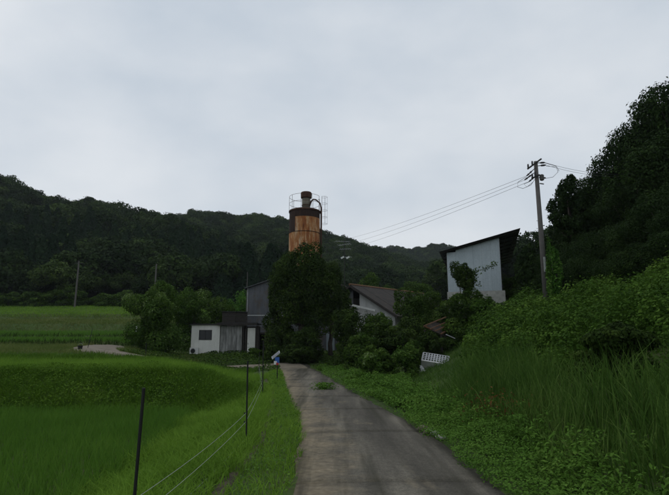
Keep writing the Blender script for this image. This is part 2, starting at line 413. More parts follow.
# ------------------------------------------------------------------ foliage generators
def unit(v): return v / np.maximum(np.linalg.norm(v, axis=-1, keepdims=True), 1e-9)
def leaves(P, Nn, size, aspect=0.6, fold=0.12, r=rng):
    n = len(P); size = np.broadcast_to(size, (n,))[:, None]
    t = unit(np.cross(Nn, r.normal(size=(n, 3)))); b = np.cross(Nn, t)
    L = size * (0.75 + 0.5 * r.random((n, 1))); W = L * aspect
    V = np.stack([P - t*L/2, P + b*W/2 + Nn*fold*L, P + t*L/2, P - b*W/2 + Nn*fold*L], 1).reshape(-1, 3)
    return V, np.arange(4 * n).reshape(n, 4)
def sphere_dirs(n, r=rng): return unit(r.normal(size=(n, 3)))
def make_lobes(r, center, rad, n1=14, n2=5, spread=0.66, lobe=0.36, flat=1.0):
    """two levels of clumps; returns centres, radii of the small clumps and the big lobe centres"""
    center = np.array(center, float); rad = np.array(rad, float); C = []; Rr = []; big = []
    for i in range(n1):
        d = unit(r.normal(size=3)); d[2] = d[2] if r.random() < 0.75 else abs(d[2])
        c1 = center + d * rad * spread * (0.45 + 0.7 * r.random()); r1 = rad * lobe * (0.75 + 0.55 * r.random()); big.append(c1)
        C.append(c1); Rr.append(r1 * 0.8)
        for j in range(n2):
            d2 = unit(r.normal(size=3)); d2[2] = d2[2] * 0.7 + 0.2
            C.append(c1 + d2 * r1 * 0.75); Rr.append(r1 * (0.36 + 0.25 * r.random()) * np.array([1, 1, flat]))
    return np.array(C), np.array(Rr), np.array(big)
def crown_cloud(r, C, Rr, n, shell=0.3, keep=0.62, up=0.35, jit=0.7):
    wgt = (Rr ** 2).sum(1); k = r.choice(len(C), size=n, p=wgt / wgt.sum())
    d = sphere_dirs(n, r); f = 1.06 - shell * r.random(n) ** 1.5
    P = C[k] + d * Rr[k] * f[:, None]
    ok = np.ones(n, bool)
    for j in range(len(C)):
        q = (((P - C[j]) / Rr[j]) ** 2).sum(1) < keep ** 2; ok &= ~(q & (k != j))
    P = P[ok]; d = d[ok]; k = k[ok]
    tw = r.random(len(P)) < 0.16; P = P + d * (Rr[k].mean(1) * tw * r.random(len(P)) * 0.42)[:, None]
    Nn = unit(d + jit * r.normal(size=d.shape) * 0.6 + np.array([0, 0, up])); crown_cloud.tint = np.clip(r.normal(0.45, 0.17, len(P)) + r.normal(0, 0.2, len(C))[k], 0, 1); return P, Nn
def tree(name, label, cat, base, height, width, mat, seed, n=16000, leaf=0.2, trunk_h=0.3, group=None, n1=16, lobe=0.36, depth=None, trunk_r=None, lean=(0, 0), bare=0.0, flat=0.8, conic=False, skirt=True):
    r = np.random.default_rng(seed); o = empty(name, base)
    rad = np.array([width / 2, (depth or width) / 2, height * (1 - trunk_h) / 2])
    cen = np.array([lean[0], lean[1], height * trunk_h + rad[2]])
    C, Rr, big = make_lobes(r, cen, rad, n1=n1, lobe=lobe, flat=flat)
    if trunk_h < 0.16 and skirt:
        for q in range(max(5, n1 // 2)):
            a_ = r.random() * 6.283; rr_ = 0.25 + 0.5 * r.random(); r1 = rad * (0.26 + 0.14 * r.random()); zz = height * (0.08 + 0.20 * r.random())
            c1 = np.array([cen[0] + rad[0] * rr_ * math.cos(a_), cen[1] + rad[1] * rr_ * math.sin(a_), zz]); C = np.vstack([C, c1]); Rr = np.vstack([Rr, np.minimum(r1, zz * 1.5 + .2)])
            for j in range(4):
                d2 = unit(r.normal(size=3)); C = np.vstack([C, c1 + d2 * r1 * .6]); Rr = np.vstack([Rr, r1 * .45])
    if conic:
        tpr = np.clip(1.25 - (C[:, 2] - (cen[2] - rad[2])) / (2 * rad[2]), 0.15, 1.1)
        C[:, :2] *= tpr[:, None]; Rr *= np.clip(tpr, 0.4, 1)[:, None]
    zmax = (C[:, 2] + Rr[:, 2]).max(); C[:, 2] *= height / zmax
    C[:, 2] = np.maximum(C[:, 2], Rr[:, 2] * 0.7)
    P, Nn = crown_cloud(r, C, Rr, n); tn = crown_cloud.tint
    if bare:
        kk = r.random(len(P)) > bare; P, Nn, tn = P[kk], Nn[kk], tn[kk]
    V, Fl = leaves(P, Nn, leaf, 0.62, 0.12, r)
    cr_ = np_obj('crown', V, Fl, mat, o, tint=tn)
    mb = MB(); tr = trunk_r or height * 0.022; top = Vector((lean[0]*0.7, lean[1]*0.7, height * 0.72)); pts = []
    for k in range(6):
        q = k / 5; pts.append((top.x*q + r.normal()*0.03*height*q*(1-q)*2, top.y*q + r.normal()*0.03*height*q*(1-q)*2, top.z*q - 0.25*(k == 0)))
    mb.tube(pts, [tr * (1.25 - 1.05 * k / 5) for k in range(6)], 8)
    for c1 in big[:10]:
        s = 0.3 + 0.5 * r.random(); a = Vector(pts[int(s * 5)]); b = Vector(c1 * np.array([1, 1, height / zmax])); mdl = (a + b) / 2 - Vector((0, 0, 0.04 * height))
        mb.tube([a, mdl, b], [tr * 0.45, tr * 0.3, tr * 0.1], 5)
    mb.build('trunk', MAT['bark'], o, smooth=True)
    tag(o, label, cat, group); return o
def copy_thing(o, loc, rz, s, label=None, group=None):
    c = o.copy(); sc.collection.objects.link(c)
    c.location = loc; c.rotation_euler = (0, 0, rz); c.scale = s
    for ch in o.children:
        q = ch.copy(); sc.collection.objects.link(q); q.parent = c
    tag(c, label, None, group); return c
def blades(P, h, wdt, bend, segs=2, r=rng, dirs=None):
    """grass blades, tapering, bending over"""
    n = len(P); h = np.broadcast_to(h, (n,)); wdt = np.broadcast_to(wdt, (n,)); bend = np.broadcast_to(bend, (n,))
    a = r.random(n) * 2 * math.pi if dirs is None else dirs
    d = np.stack([np.cos(a), np.sin(a), np.zeros(n)], 1); s = np.stack([-d[:, 1], d[:, 0], np.zeros(n)], 1)
    ph = r.normal(size=n) * 0.9; s = s * np.cos(ph)[:, None] + d * np.sin(ph)[:, None]
    rows = []
    for k in range(segs + 1):
        q = k / segs; z = h * (q - 0.35 * bend * q * q); x = h * bend * q * q
        c = P + d * x[:, None] + np.array([0, 0, 1]) * z[:, None]
        if k < segs:
            ww = (wdt * (1 - 0.75 * q * q) / 2)[:, None]; rows += [c - s * ww, c + s * ww]
        else: rows.append(c)
    V = np.stack(rows, 1); m = V.shape[1]; base = (np.arange(n) * m)[:, None]; T = []
    for k in range(segs - 1): i = 2*k; T += [(i, i+1, i+3), (i, i+3, i+2)]
    i = 2 * (segs - 1); T.append((i, i+1, i+2))
    Fb = (base[:, None, :] + np.array(T)[None]).reshape(-1, 3)
    return V.reshape(-1, 3), Fb, len(T)
def grass(name, label, P, h, wdt, bend, mat, segs=2, cat=None, dirs=None, tint=(0.45, 0.22)):
    V, Fb, k = blades(P, h, wdt, bend, segs, dirs=dirs)
    tn = np.repeat(np.clip(rng.normal(tint[0], tint[1], len(P)), 0, 1), k)
    return tag(np_obj(name, V, Fb, mat, tint=tn), label, cat, kind='stuff')
def scatter(n, x0, x1, y0, y1, keep=None, sink=0.02):
    X = rng.uniform(x0, x1, n); Y = rng.uniform(y0, y1, n)
    if keep is not None:
        k = keep(X, Y); X, Y = X[k], Y[k]
    return np.stack([X, Y, H(X, Y) - sink], 1)
def inview(X, Y, mpx=60):
    px = 334.5 + F_PX * X / np.maximum(Y, 0.3) * 1.0
    return (px > -mpx - 60) & (px < 669 + mpx + 60)

# ------------------------------------------------------------------ wooded hills (one mass of crowns each)
def proto(name, seed, kind):
    r = np.random.default_rng(seed)
    if kind == 'broad':
        C, Rr, _ = make_lobes(r, (0, 0, 0.62), (0.5, 0.5, 0.40), n1=10, n2=4, lobe=0.42)
        P, Nn = crown_cloud(r, C, Rr, 6000, shell=0.28); V, Fl = leaves(P, Nn, 0.055, 0.75, 0.12, r); mat = MAT['forest']; tnf = crown_cloud.tint
    else:
        n = 3600; q = r.random(n) ** 0.7; z = 1.15 - 1.0 * q; rad = 0.30 * q * (0.75 + 0.35 * r.random(n)) + 0.02
        a = r.random(n) * 2 * math.pi; P = np.stack([rad*np.cos(a), rad*np.sin(a), z], 1)
        Nn = unit(np.stack([np.cos(a), np.sin(a), np.full(n, 0.5)], 1) + 0.4 * r.normal(size=(n, 3)))
        V, Fl = leaves(P, Nn, 0.062, 0.6, 0.1, r); mat = MAT['cedar']
    tn = tnf if kind == 'broad' else np.clip(r.normal(0.45, 0.2, len(Fl)), 0, 1)
    return bpy.data.objects.new(name, np_mesh(name, V, Fl, mat, tint=tn))
protos = {}
for kind, k in (('broad', 4), ('cedar', 3)):
    col = bpy.data.collections.new(kind + '_crowns')
    for i in range(k): col.objects.link(proto(kind + '_crown', 100 + i, kind))
    protos[kind] = col
def forest(name, label, P, scale, kind):
    me = bpy.data.meshes.new(name); me.from_pydata([tuple(p) for p in P], [], [])
    a = me.attributes.new('size', 'FLOAT', 'POINT'); a.data.foreach_set('value', np.asarray(scale, np.float32))
    ob = link(bpy.data.objects.new(name, me)); tag(ob, label, 'trees', kind='stuff')
    ng = bpy.data.node_groups.new('scatter_' + name, 'GeometryNodeTree')
    ng.interface.new_socket('Geometry', in_out='INPUT', socket_type='NodeSocketGeometry')
    ng.interface.new_socket('Geometry', in_out='OUTPUT', socket_type='NodeSocketGeometry')
    gi = N('NodeGroupInput', ng); go = N('NodeGroupOutput', ng); iop = N('GeometryNodeInstanceOnPoints', ng)
    ci = N('GeometryNodeCollectionInfo', ng); ci.inputs['Collection'].default_value = protos[kind]
    ci.inputs['Separate Children'].default_value = True; ci.inputs['Reset Children'].default_value = True
    iop.inputs['Pick Instance'].default_value = True
    ri = N('FunctionNodeRandomValue', ng, data_type='INT'); ri.inputs[4].default_value = 0; ri.inputs[5].default_value = 30
    rr_ = N('FunctionNodeRandomValue', ng, data_type='FLOAT_VECTOR'); rr_.inputs[0].default_value = (-0.08, -0.08, 0); rr_.inputs[1].default_value = (0.08, 0.08, 6.28)
    na = N('GeometryNodeInputNamedAttribute', ng, data_type='FLOAT'); na.inputs['Name'].default_value = 'size'
    L = ng.links.new
    L(gi.outputs[0], iop.inputs['Points']); L(ci.outputs[0], iop.inputs['Instance']); L(ri.outputs[2], iop.inputs['Instance Index'])
    L(rr_.outputs[0], iop.inputs['Rotation']); L(na.outputs[0], iop.inputs['Scale']); L(iop.outputs[0], go.inputs[0])
    md = ob.modifiers.new('scatter', 'NODES'); md.node_group = ng
    return ob
def forest_pts(n, y0, y1, kfun, px0=-60, px1=720):
    Y = np.sqrt(rng.uniform(y0*y0, y1*y1, n)); px = rng.uniform(px0, px1, n); X = (px - 334.5) / F_PX * Y
    Z = H(X, Y); k = kfun(X, Y, Z); return np.stack([X, Y, Z - 0.6], 1)[k]
def above(X, Y, Z): return hills(X, Y) > 9.2
patch = lambda X, Y: fbm(X / 38.0 + 4, Y / 38.0 + 9, 3)
P = forest_pts(2100, 104, 262, lambda X, Y, Z: above(X, Y, Z) & (patch(X, Y) > 0.44))
forest('broadleaf_forest', 'dark broadleaf woodland covering the near hill behind the rice terraces', P, rng.uniform(6.0, 14.0, len(P)), 'broad')
P = forest_pts(3000, 104, 262, lambda X, Y, Z: above(X, Y, Z) & (patch(X, Y) <= 0.47))
forest('cedar_forest', 'blackish cedar woodland in patches on the hillsides', P, rng.uniform(7.5, 14, len(P)), 'cedar')
P = forest_pts(3600, 262, 372, lambda X, Y, Z: above(X, Y, Z))
forest('ridge_forest', 'dark woodland on the ridge behind the rusty silo', P, rng.uniform(6.5, 14, len(P)), 'broad')
P = forest_pts(3800, 400, 585, lambda X, Y, Z: above(X, Y, Z), 200, 720)
forest('distant_forest', 'hazy grey green woodland on the farthest hill', P, rng.uniform(8, 12, len(P)), 'broad')

# ------------------------------------------------------------------ buildings
MAT['white_panel'] = streaky('white_panel', [(0.25, (0.60, 0.59, 0.53)), (0.5, (0.77, 0.76, 0.70)), (0.8, (0.82, 0.81, 0.76))], 2.2, grime=None, fine=14)
MAT['stained_board'] = streaky('stained_board', [(0.30, (0.10, 0.10, 0.095)), (0.5, (0.24, 0.24, 0.225)), (0.72, (0.42, 0.42, 0.40))], 3.2, (1.6, 1, 0.25))
MAT['grey_sheet'] = streaky('grey_sheet', [(0.25, (0.075, 0.078, 0.085)), (0.55, (0.12, 0.125, 0.135)), (0.8, (0.165, 0.17, 0.175))], 2.5, grime=(0.10, 0.085, 0.07))
MAT['blue_white_sheet'] = streaky('blue_white_sheet', [(0.2, (0.40, 0.46, 0.49)), (0.55, (0.50, 0.56, 0.585)), (0.85, (0.56, 0.61, 0.63))], 1.2, (1, 1, 0.3), fine=8)
MAT['flashing'] = plain('pale_flashing', (0.36, 0.37, 0.36), 0.6, 0, 0.3)
MAT['dark_metal'] = plain('dark_metal', (0.028, 0.027, 0.026), 0.7, 0, 0.3)
MAT['black_wood'] = plain('blackened_wood', (0.035, 0.030, 0.026), 0.9, 0, 0.4)
MAT['timber'] = plain('old_timber', (0.16, 0.13, 0.10), 0.9, 0, 0.4)
MAT['dark_glass'] = plain('dark_glass', (0.014, 0.016, 0.016), 0.12, 0, 0.2, bstr=0.02)
MAT['roof_brown'] = streaky('brown_roof_sheet', [(0.3, (0.020, 0.018, 0.015)), (0.55, (0.038, 0.031, 0.025)), (0.8, (0.075, 0.052, 0.036))], 2.0)
MAT['rust_bar'] = plain('rusty_bar', (0.16, 0.085, 0.045), 0.85, 0, 0.45, 8)
MAT['concrete'] = plain('pale_concrete', (0.42, 0.41, 0.37), 0.9, 0, 0.25, 3)
MAT['white_paint'] = plain('white_paint', (0.66, 0.66, 0.63), 0.6, 0, 0.12, 5)
MAT['plaster'] = streaky('white_plaster', [(0.25, (0.42, 0.42, 0.40)), (0.6, (0.60, 0.60, 0.58)), (0.85, (0.68, 0.68, 0.66))], 1.6)
MAT['pale_door'] = streaky('pale_blue_door', [(0.3, (0.20, 0.24, 0.26)), (0.7, (0.30, 0.34, 0.36))], 2.0)
MAT['galv'] = plain('galvanised', (0.34, 0.35, 0.35), 0.5, 0.4, 0.25)
MAT['black_void'] = plain('shade_black_interior', (0.012, 0.011, 0.010), 0.95, 0, 0.2)  # near-black colour stands in for the shade inside the open buildings

def corrugated(name, x0, x1, z0, z1, y, mat, parent, pitch=0.12, amp=0.012, ztop=None, seed=0):
    """an upright ribbed sheet with thickness; ztop(x) may slope"""
    n = max(2, int(round((x1 - x0) / pitch)) * 4); v = []; f = []
    for i in range(n + 1):
        x = x0 + (x1 - x0) * i / n; ph = (i % 4); d = (amp if ph in (1, 2) else 0.0)
        zt = ztop(x) if ztop else z1
        v += [(x, y - d, z0), (x, y - d, zt), (x, y - d + 0.02, z0), (x, y - d + 0.02, zt)]
    for i in range(n):
        a = 4*i; b = a + 4
        f += [(a, b, b+1, a+1), (b+2, a+2, a+3, b+3), (a+1, b+1, b+3, a+3), (a+2, b+2, b, a)]
    f += [(0, 1, 3, 2), (4*n+2, 4*n+3, 4*n+1, 4*n)]
    me = bpy.data.meshes.new(name); me.from_pydata(v, [], f); me.materials.append(mat)
    return link(bpy.data.objects.new(name, me), parent)

# --- white prefab hut with its stained lean-to
Yh = 49.0; a = at(190.5, 350, Yh); zb = hz(-12, Yh) - 0.1
S = Yh / F_PX * 1.02
hut = empty('prefab_hut', (a.x, Yh, zb)); hb = at(191, 325, Yh).z - zb
def hx(px): return (px - 190.5) * S
tag(hut, 'small white prefab hut with one dark window beside the stained lean-to', 'hut')
hw = hx(218)
wx0, wx1 = hx(198), hx(210); wz0, wz1 = at(200, 340, Yh).z - zb, at(200, 330, Yh).z - zb
edges = [0, hw * 0.27, hw * 0.725, hw]
for k in range(3):      # wall panels, the middle one in two pieces above and below the window
    e0, e1 = edges[k] + 0.004, edges[k+1] - 0.004
    if k == 1:
        MB().box(e0, e1, 0, 0.06, 0, wz0).build('wall_panel', MAT['white_panel'], hut)
        MB().box(e0, e1, 0, 0.06, wz1, hb).build('wall_panel', MAT['white_panel'], hut)
    else: MB().box(e0, e1, 0, 0.06, 0, hb).build('wall_panel', MAT['white_panel'], hut)
MB().box(0.0, 0.06, 0.064, 2.6, 0, hb).build('side_wall', MAT['white_panel'], hut)
MB().box(hw - 0.06, hw, 0.064, 2.6, 0, hb).build('side_wall', MAT['white_panel'], hut)
MB().box(0.06, hw - 0.06, 2.54, 2.6, 0, hb).build('back_wall', MAT['white_panel'], hut)
MB().box(-0.12, hw + 0.05, -0.15, 2.75, hb + 0.002, hb + 0.10).build('roof', MAT['dark_metal'], hut)
win = MB(); e0, e1 = edges[1], edges[2]
win.box(e0+.01, e0 + .06, -.02, .05, wz0, wz1).box(e1 - .06, e1-.01, -.02, .05, wz0, wz1).box(e0+.06, e1-.06, -.02, .05, wz1 - .05, wz1).box(e0+.06, e1-.06, -.02, .05, wz0, wz0 + .05).box((e0+e1)/2 - .02, (e0+e1)/2 + .02, -.01, .05, wz0+.05, wz1-.05)
wo = win.build('window', MAT['dark_metal'], hut)
for s_ in (0, 1):
    MB().box(e0+.062 + s_*(e1-e0)/2 - s_*.04, (e0+e1)/2 - .022 + s_*((e1-e0)/2 - .04), .02, .03, wz0+.052, wz1-.052).build('pane', MAT['dark_glass'], wo)
# outdoor fan unit
ac = empty('air_conditioner_unit', (a.x + 0.05, Yh - 0.5, zb)); tag(ac, 'white outdoor fan unit at the foot of the prefab hut wall', 'air conditioner')
MB().box(0, .78, 0, .3, .08, .66).build('casing', MAT['white_paint'], ac)
g = MB()
for q in (0.10, 0.16, 0.22):
    g.tube([(.30 + q*math.cos(t_), -.012, .37 + q*math.sin(t_)) for t_ in np.linspace(0, 2*math.pi, 21)], 0.008, 4)
g.build('fan_grille', MAT['dark_metal'], ac)
MB().lathe([(0.2, -0.004), (0.2, 0.0)], 20).build('fan_opening', MAT['dark_glass'], ac)
fo = ac.children[-1]; fo.rotation_euler = (R(90), 0, 0); fo.location = (.30, -0.004, .37)
for q in (.1, .62): MB().box(q, q + .06, .02, .28, 0, .08).build('foot', MAT['dark_metal'], ac)

# lean-to: stained board wall, posts, white door
lt = empty('lean_to_shed', (a.x + hx(218) + 0.03, Yh + 0.15, zb)); tag(lt, 'stained grey lean-to with a white door joined to the white hut', 'shed')
lh = hb - 0.05; lx = lambda px: (px - 218) * S
bx_ = np.linspace(0.01, lx(239), 5)
for k in range(4): MB().box(bx_[k] + .004, bx_[k+1] - .004, 0.0 + 0.004 * (k % 2), .05, 0, lh - 0.06 * (k == 1)).build('wall_board', MAT['stained_board'], lt)
for px in (240.5, 242.7): MB().box(lx(px) - .06, lx(px) + .06, -.03, .09, 0, lh).build('post', MAT['black_wood'], lt)
d0, d1 = lx(244), lx(252.2)
dr = MB().box(d0 + .03, d1 - .03, 0.0, .05, 0.03, lh - 0.22).build('door', MAT['white_panel'], lt)
MB().box(d0 + .1, d0 + .13, -.04, 0.0, 0.95, 1.1).build('handle', MAT['dark_metal'], dr)
MB().box(d0 + .035, d1 - .035, -.012, 0.0, 0.68, 0.72).build('rail', MAT['flashing'], dr)
MB().box(d0 - .02, d0 + .028, -.02, .07, 0, lh - .2).box(d1 - .028, d1 + .02, -.02, .07, 0, lh - .2).box(d0 + .028, d1 - .028, -.02, .07, lh - .215, lh - .16).build('door_frame', MAT['black_wood'], lt)
MB().box(d1 + .05, d1 + .30, -.02, .1, 0, lh).build('post', MAT['black_wood'], lt)
MB().box(-.3, lx(254), -.45, 2.6, hb + .12, hb + .20).build('roof', MAT['dark_metal'], lt)
MB().box(-.3, lx(254), -.47, -.42, hb - .02, hb + .118).build('fascia', MAT['black_wood'], lt)
MB().box(0.02, lx(253), 2.4, 2.46, 0, lh).build('back_wall', MAT['black_wood'], lt)
# dark boarded box behind
Yb = 52.5; Sb = Yb / F_PX * 1.02; q0 = at(222, 320, Yb)
bxo = empty('boarded_shed', (q0.x, Yb, hz(q0.x, Yb))); tag(bxo, 'blackened board shed with flat roof showing above the lean-to', 'shed')
ht = at(230, 312, Yb).z - bxo.location.z
nb = 9; bh = ht / nb
for k in range(nb):
    MB().box(0, 13.2 * Sb, 0, .05, k*bh + .008, (k+1)*bh - .008).build('board', MAT['black_wood'], bxo)
    Mx = Matrix.Translation((13.25 * Sb, 0, 0)) @ Matrix.Rotation(R(22), 4, 'Z')
    MB().box(0.02, 11.5 * Sb, 0, .05, k*bh + .008, (k+1)*bh - .008, Mx).build('board', MAT['black_wood'], bxo)
MB().hexa([(-.05, -.1, ht), (13.3*Sb, -.1, ht), (25*Sb, .35, ht), (0, 2.2, ht), (-.05, -.1, ht+.06), (13.3*Sb, -.1, ht+.06), (25*Sb, .35, ht+.06), (0, 2.2, ht+.06)]).build('roof', MAT['dark_metal'], bxo)

# --- grey corrugated two-storey workshop
Yg = 55.0; Sg = Yg / F_PX * 1.0; p0 = at(246.3, 345, Yg); zg = hz(-7, Yg) - 0.1
gb = empty('workshop', (p0.x, Yg, zg)); tag(gb, 'grey corrugated metal workshop behind the big dark tree', 'workshop')
Wg = 100 * Sg; z_e = at(246, 288, Yg).z - zg; z_r = at(265, 281.5, Yg).z - zg; sl = (z_r - z_e) / (19 * Sg)
z_s = at(250, 315.5, Yg).z - zg; z_o = at(258, 333, Yg).z - zg
top = lambda x: z_e + sl * (x if x < Wg/2 else Wg - x)
ncol = 10
for k in range(ncol):
    x0, x1 = Wg*k/ncol + .004, Wg*(k+1)/ncol - .004
    corrugated('wall_sheet', x0, x1, z_s + .05, 0, 0.0, MAT['grey_sheet'], gb, ztop=top)
    corrugated('wall_sheet', x0, x1, z_o if 1 <= k <= 3 else 0, z_s - .03, 0.005, MAT['grey_sheet'], gb)
MB().box(0, Wg, -.03, -.001, z_s - .04, z_s + .06).build('flashing', MAT['flashing'], gb)
MB().box(-.06, .0, -.04, .06, 0, z_e).build('corner_trim', MAT['flashing'], gb)
for s_ in (0, 1):
    xa, xb = (-.35, Wg/2) if s_ == 0 else (Wg + .35, Wg/2)
    za, zb_ = z_e - sl*.35 + .03, z_e + sl*Wg/2 + .03
    pts_ = [(xa, -.3, za), (xb, -.3, zb_), (xb, 9, zb_), (xa, 9, za)]
    if s_: pts_ = [pts_[1], pts_[0], pts_[3], pts_[2]]
    MB().hexa(pts_ + [(x, y, z + .07) for x, y, z in pts_]).build('roof', MAT['grey_sheet'], gb)
MB().box(-.02, .03, .05, 8.9, 0, z_e).build('side_wall', MAT['grey_sheet'], gb)
MB().box(Wg - .03, Wg + .02, .05, 8.9, 0, z_e).build('side_wall', MAT['grey_sheet'], gb)
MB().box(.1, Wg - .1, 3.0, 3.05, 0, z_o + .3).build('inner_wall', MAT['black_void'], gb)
gx_ = lambda px: (px - 246.3) * Sg
for px in (256.5, 264.8, 271, 279): MB().box(gx_(px) - .07, gx_(px) + .07, -.06, .08, 0, z_o).build('post', MAT['black_wood'], gb)
MB().box(gx_(256), gx_(282), -.1, .0, z_o - .12, z_o + .06).build('lintel', MAT['black_wood'], gb)
MB().bar((gx_(281), -1.2, 0), (gx_(284.5), -.1, 3.2), .09).build('prop', MAT['timber'], gb)
MB().bar((gx_(285.5), -1.0, 0), (gx_(286), -.1, 3.6), .11).build('prop', MAT['timber'], gb)
dz0 = 0.0
dr = MB().box(gx_(325), gx_(333), -.12, -.07, dz0, at(329, 333, Yg).z - zg).build('door', MAT['pale_door'], gb); tag(dr, 'pale blue grey door in the shade')
# pole-mounted white box by the door
pbx = at(338.5, 345, 43); pb = empty('meter_post', (pbx.x, 43, hz(pbx.x, 43))); tag(pb, 'small white box on a post among shrubs right of the pale door', 'box')
zt = at(338, 329, 43).z - pb.location.z
MB().box(-.04, .04, -.04, .04, 0, zt - .1).build('post', MAT['timber'], pb); MB().box(-.17, .17, -.14, -.045, zt - .55, zt).build('meter_box', MAT['white_paint'], pb)

# --- derelict white-gabled house
ap = at(353, 285.5, 50); rg = empty('gabled_house', (ap.x, 50, hz(ap.x, 50) - .2), R(-45)); tag(rg, 'derelict house with white gable and rust edged brown roof', 'house')
# local x runs along the gable towards the viewer's right, local y along the ridge
zA = ap.z - rg.location.z; halfw = 5.2; drop = 2.95; Lr = 11.0
gz = lambda x: zA - .12 - drop * abs(x) / halfw
gp = np.concatenate([[-1.6, -.8], np.linspace(0, halfw - .2, 7)])
for k in range(8):
    x0, x1 = gp[k] + .004, gp[k+1] - .004
    z0_ = zA - 2.1 if k == 2 else 0        # a board has fallen out next to the apex
    pts_ = [(x0, 0, z0_), (x1, 0, z0_), (x1, .08, z0_), (x0, .08, z0_)]
    if k == 2: pts_ = [(x0, 0, 0), (x1, 0, 0), (x1, .08, 0), (x0, .08, 0)]; tp = (zA - 2.1, zA - 2.1)
    else: tp = (gz(x0), gz(x1))
    MB().hexa(pts_ + [(x0, 0, tp[0]), (x1, 0, tp[1]), (x1, .08, tp[1]), (x0, .08, tp[0])]).build('gable_board', MAT['plaster' if k > 1 else 'grey_sheet'], rg)
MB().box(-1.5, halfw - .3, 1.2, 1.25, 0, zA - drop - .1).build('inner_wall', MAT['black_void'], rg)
for s_ in (-1, 1):
    nsh = 8
    for k in range(nsh):
        ya, yb = -.45 + (Lr + .9) * k / nsh + .01, -.45 + (Lr + .9) * (k+1) / nsh - .01
        xe_ = halfw + .5 if s_ > 0 else 1.9; pts_ = [(0.02*s_, ya, zA), (s_*xe_, ya, zA - drop*xe_/halfw), (s_*xe_, yb, zA - drop*xe_/halfw), (0.02*s_, yb, zA)]
        if s_ < 0: pts_ = pts_[::-1]
        e_ = .05 + .012 * (k % 2)
        MB().hexa(pts_ + [(x, y, z + e_) for x, y, z in pts_]).build('roof_sheet', MAT['roof_brown'], rg)
MB().tube([(0, -.5, zA + .07), (0, Lr + .5, zA + .07)], .10, 8).build('ridge_cap', MAT['rust_bar'], rg)
for s_, xe_ in ((-1, 1.85), (1, halfw + .45)): MB().bar((0, -.47, zA - .1), (s_*xe_, -.47, zA - .1 - drop*xe_/halfw), .05, .16).build('barge_board', MAT['black_wood'], rg)
for yy in (-.30,): MB().bar((-.5, yy, zA - 1.75), (3.0, yy, zA - 2.55), .05, .17).build('loose_board', MAT['white_paint'], rg)
MB().box(halfw - .28, halfw - .2, .09, Lr, 0, zA - drop + .05).build('side_wall', MAT['plaster'], rg)
MB().box(-1.6, -1.52, .09, Lr, 0, zA - drop*1.6/halfw - .1).build('side_wall', MAT['plaster'], rg)

# --- television aerial
an = at(344.5, 275, 53); ta = empty('television_aerial', (an.x, 53, hz(an.x, 53))); tag(ta, 'silver television aerials on a mast above the house roof', 'aerial')
za = lambda y: at(344, y, 53).z - ta.location.z
mast_top = za(240); MB().tube([(0, 0, 0), (0, 0, mast_top)], .03, 6).build('mast', MAT['dark_metal'], ta)
def boom(y, rot, L, ne, el, off=0.0):
    z = za(y); Mr = Matrix.Translation((0, 0, z)) @ Matrix.Rotation(rot, 4, 'Z')
    b = MB(); b.tube([Mr @ Vector((-L*.5 + off, 0, 0)), Mr @ Vector((L*.5 + off, 0, 0.10))], .022, 5); bo = b.build('boom', MAT['galv'], ta)
    for k in range(ne):
        x = -L*.5 + off + L*k/(ne-1); e_ = el * (1 - .35*k/(ne-1))
        MB().tube([Mr @ Vector((x, -e_, .03)), Mr @ Vector((x, e_, .03))], .016, 4).build('element', MAT['galv'], bo)
boom(242, R(20), 1.5, 7, .45, -.2); boom(245, R(-25), 1.3, 6, .35, .0); boom(249.5, R(8), 1.1, 6, .5, .1); boom(257.5, R(15), 1.1, 3, .22, .2)
for x in (-.2, .35): MB().bar((x - .15, -.06, za(258.5)), (x + .15, -.06, za(256.8)), .12, .16).build('reflector', MAT['white_paint'], ta)

# --- rusty silo
m, t, o = new_mat('silo_rust')
gm = t.nodes.new('ShaderNodeTexCoord'); ob_ = gm.outputs['Object']
f1 = noise(t, 1.7, 6, 0.65, vec=ob_, sc3=(1.5, 1.5, 0.33)); f2 = noise(t, 7, 5, 0.65, vec=ob_); f3 = noise(t, 2.3, 5, 0.6, vec=ob_, sc3=(2.2, 2.2, 0.22))
c = ramp(t, f1, [(0.30, (0.13, 0.045, 0.018)), (0.42, (0.32, 0.115, 0.035)), (0.52, (0.44, 0.22, 0.09)), (0.64, (0.54, 0.42, 0.28))])
c = mix(t, ramp(t, f3, [(0.50, (0, 0, 0)), (0.62, (0.9, 0.9, 0.9))]), c, (0.26, 0.085, 0.026))
c = mix(t, 0.5, c, ramp(t, f2, [(0.3, (0.6, 0.5, 0.42)), (0.6, (1.1, 1.1, 1.1))]), 'MULTIPLY')
bsdf(t, o, c, 0.85, bump=f2, bstr=0.3, bdist=0.02); MAT['silo_rust'] = m
MAT['silo_dark'] = streaky('silo_dark', [(0.25, (0.022, 0.014, 0.012)), (0.55, (0.045, 0.026, 0.020)), (0.8, (0.10, 0.052, 0.03))], 2.0)
MAT['silo_brown'] = streaky('silo_brown', [(0.25, (0.05, 0.026, 0.018)), (0.6, (0.095, 0.05, 0.034)), (0.85, (0.15, 0.09, 0.06))], 3.0)
MAT['silo_vent'] = streaky('silo_vent', [(0.25, (0.10, 0.085, 0.06)), (0.55, (0.20, 0.18, 0.14)), (0.85, (0.30, 0.28, 0.22))], 3.0)
Ys = 57.0; scn = at(304.5, 230, Ys); zs0 = hz(scn.x, Ys); Ss = Ys / F_PX / math.cos(TILT) * .985
silo = empty('silo', (scn.x, Ys, zs0)); tag(silo, 'tall rusty steel silo with pale peeling plates rising above the dark tree', 'silo')
rs = 15.7 * Ss; zt = at(304, 212, Ys).z - zs0; zd = at(304, 219.5, Ys).z - zs0; zm = at(304, 234, Ys).z - zs0; zl = zm - 5.5
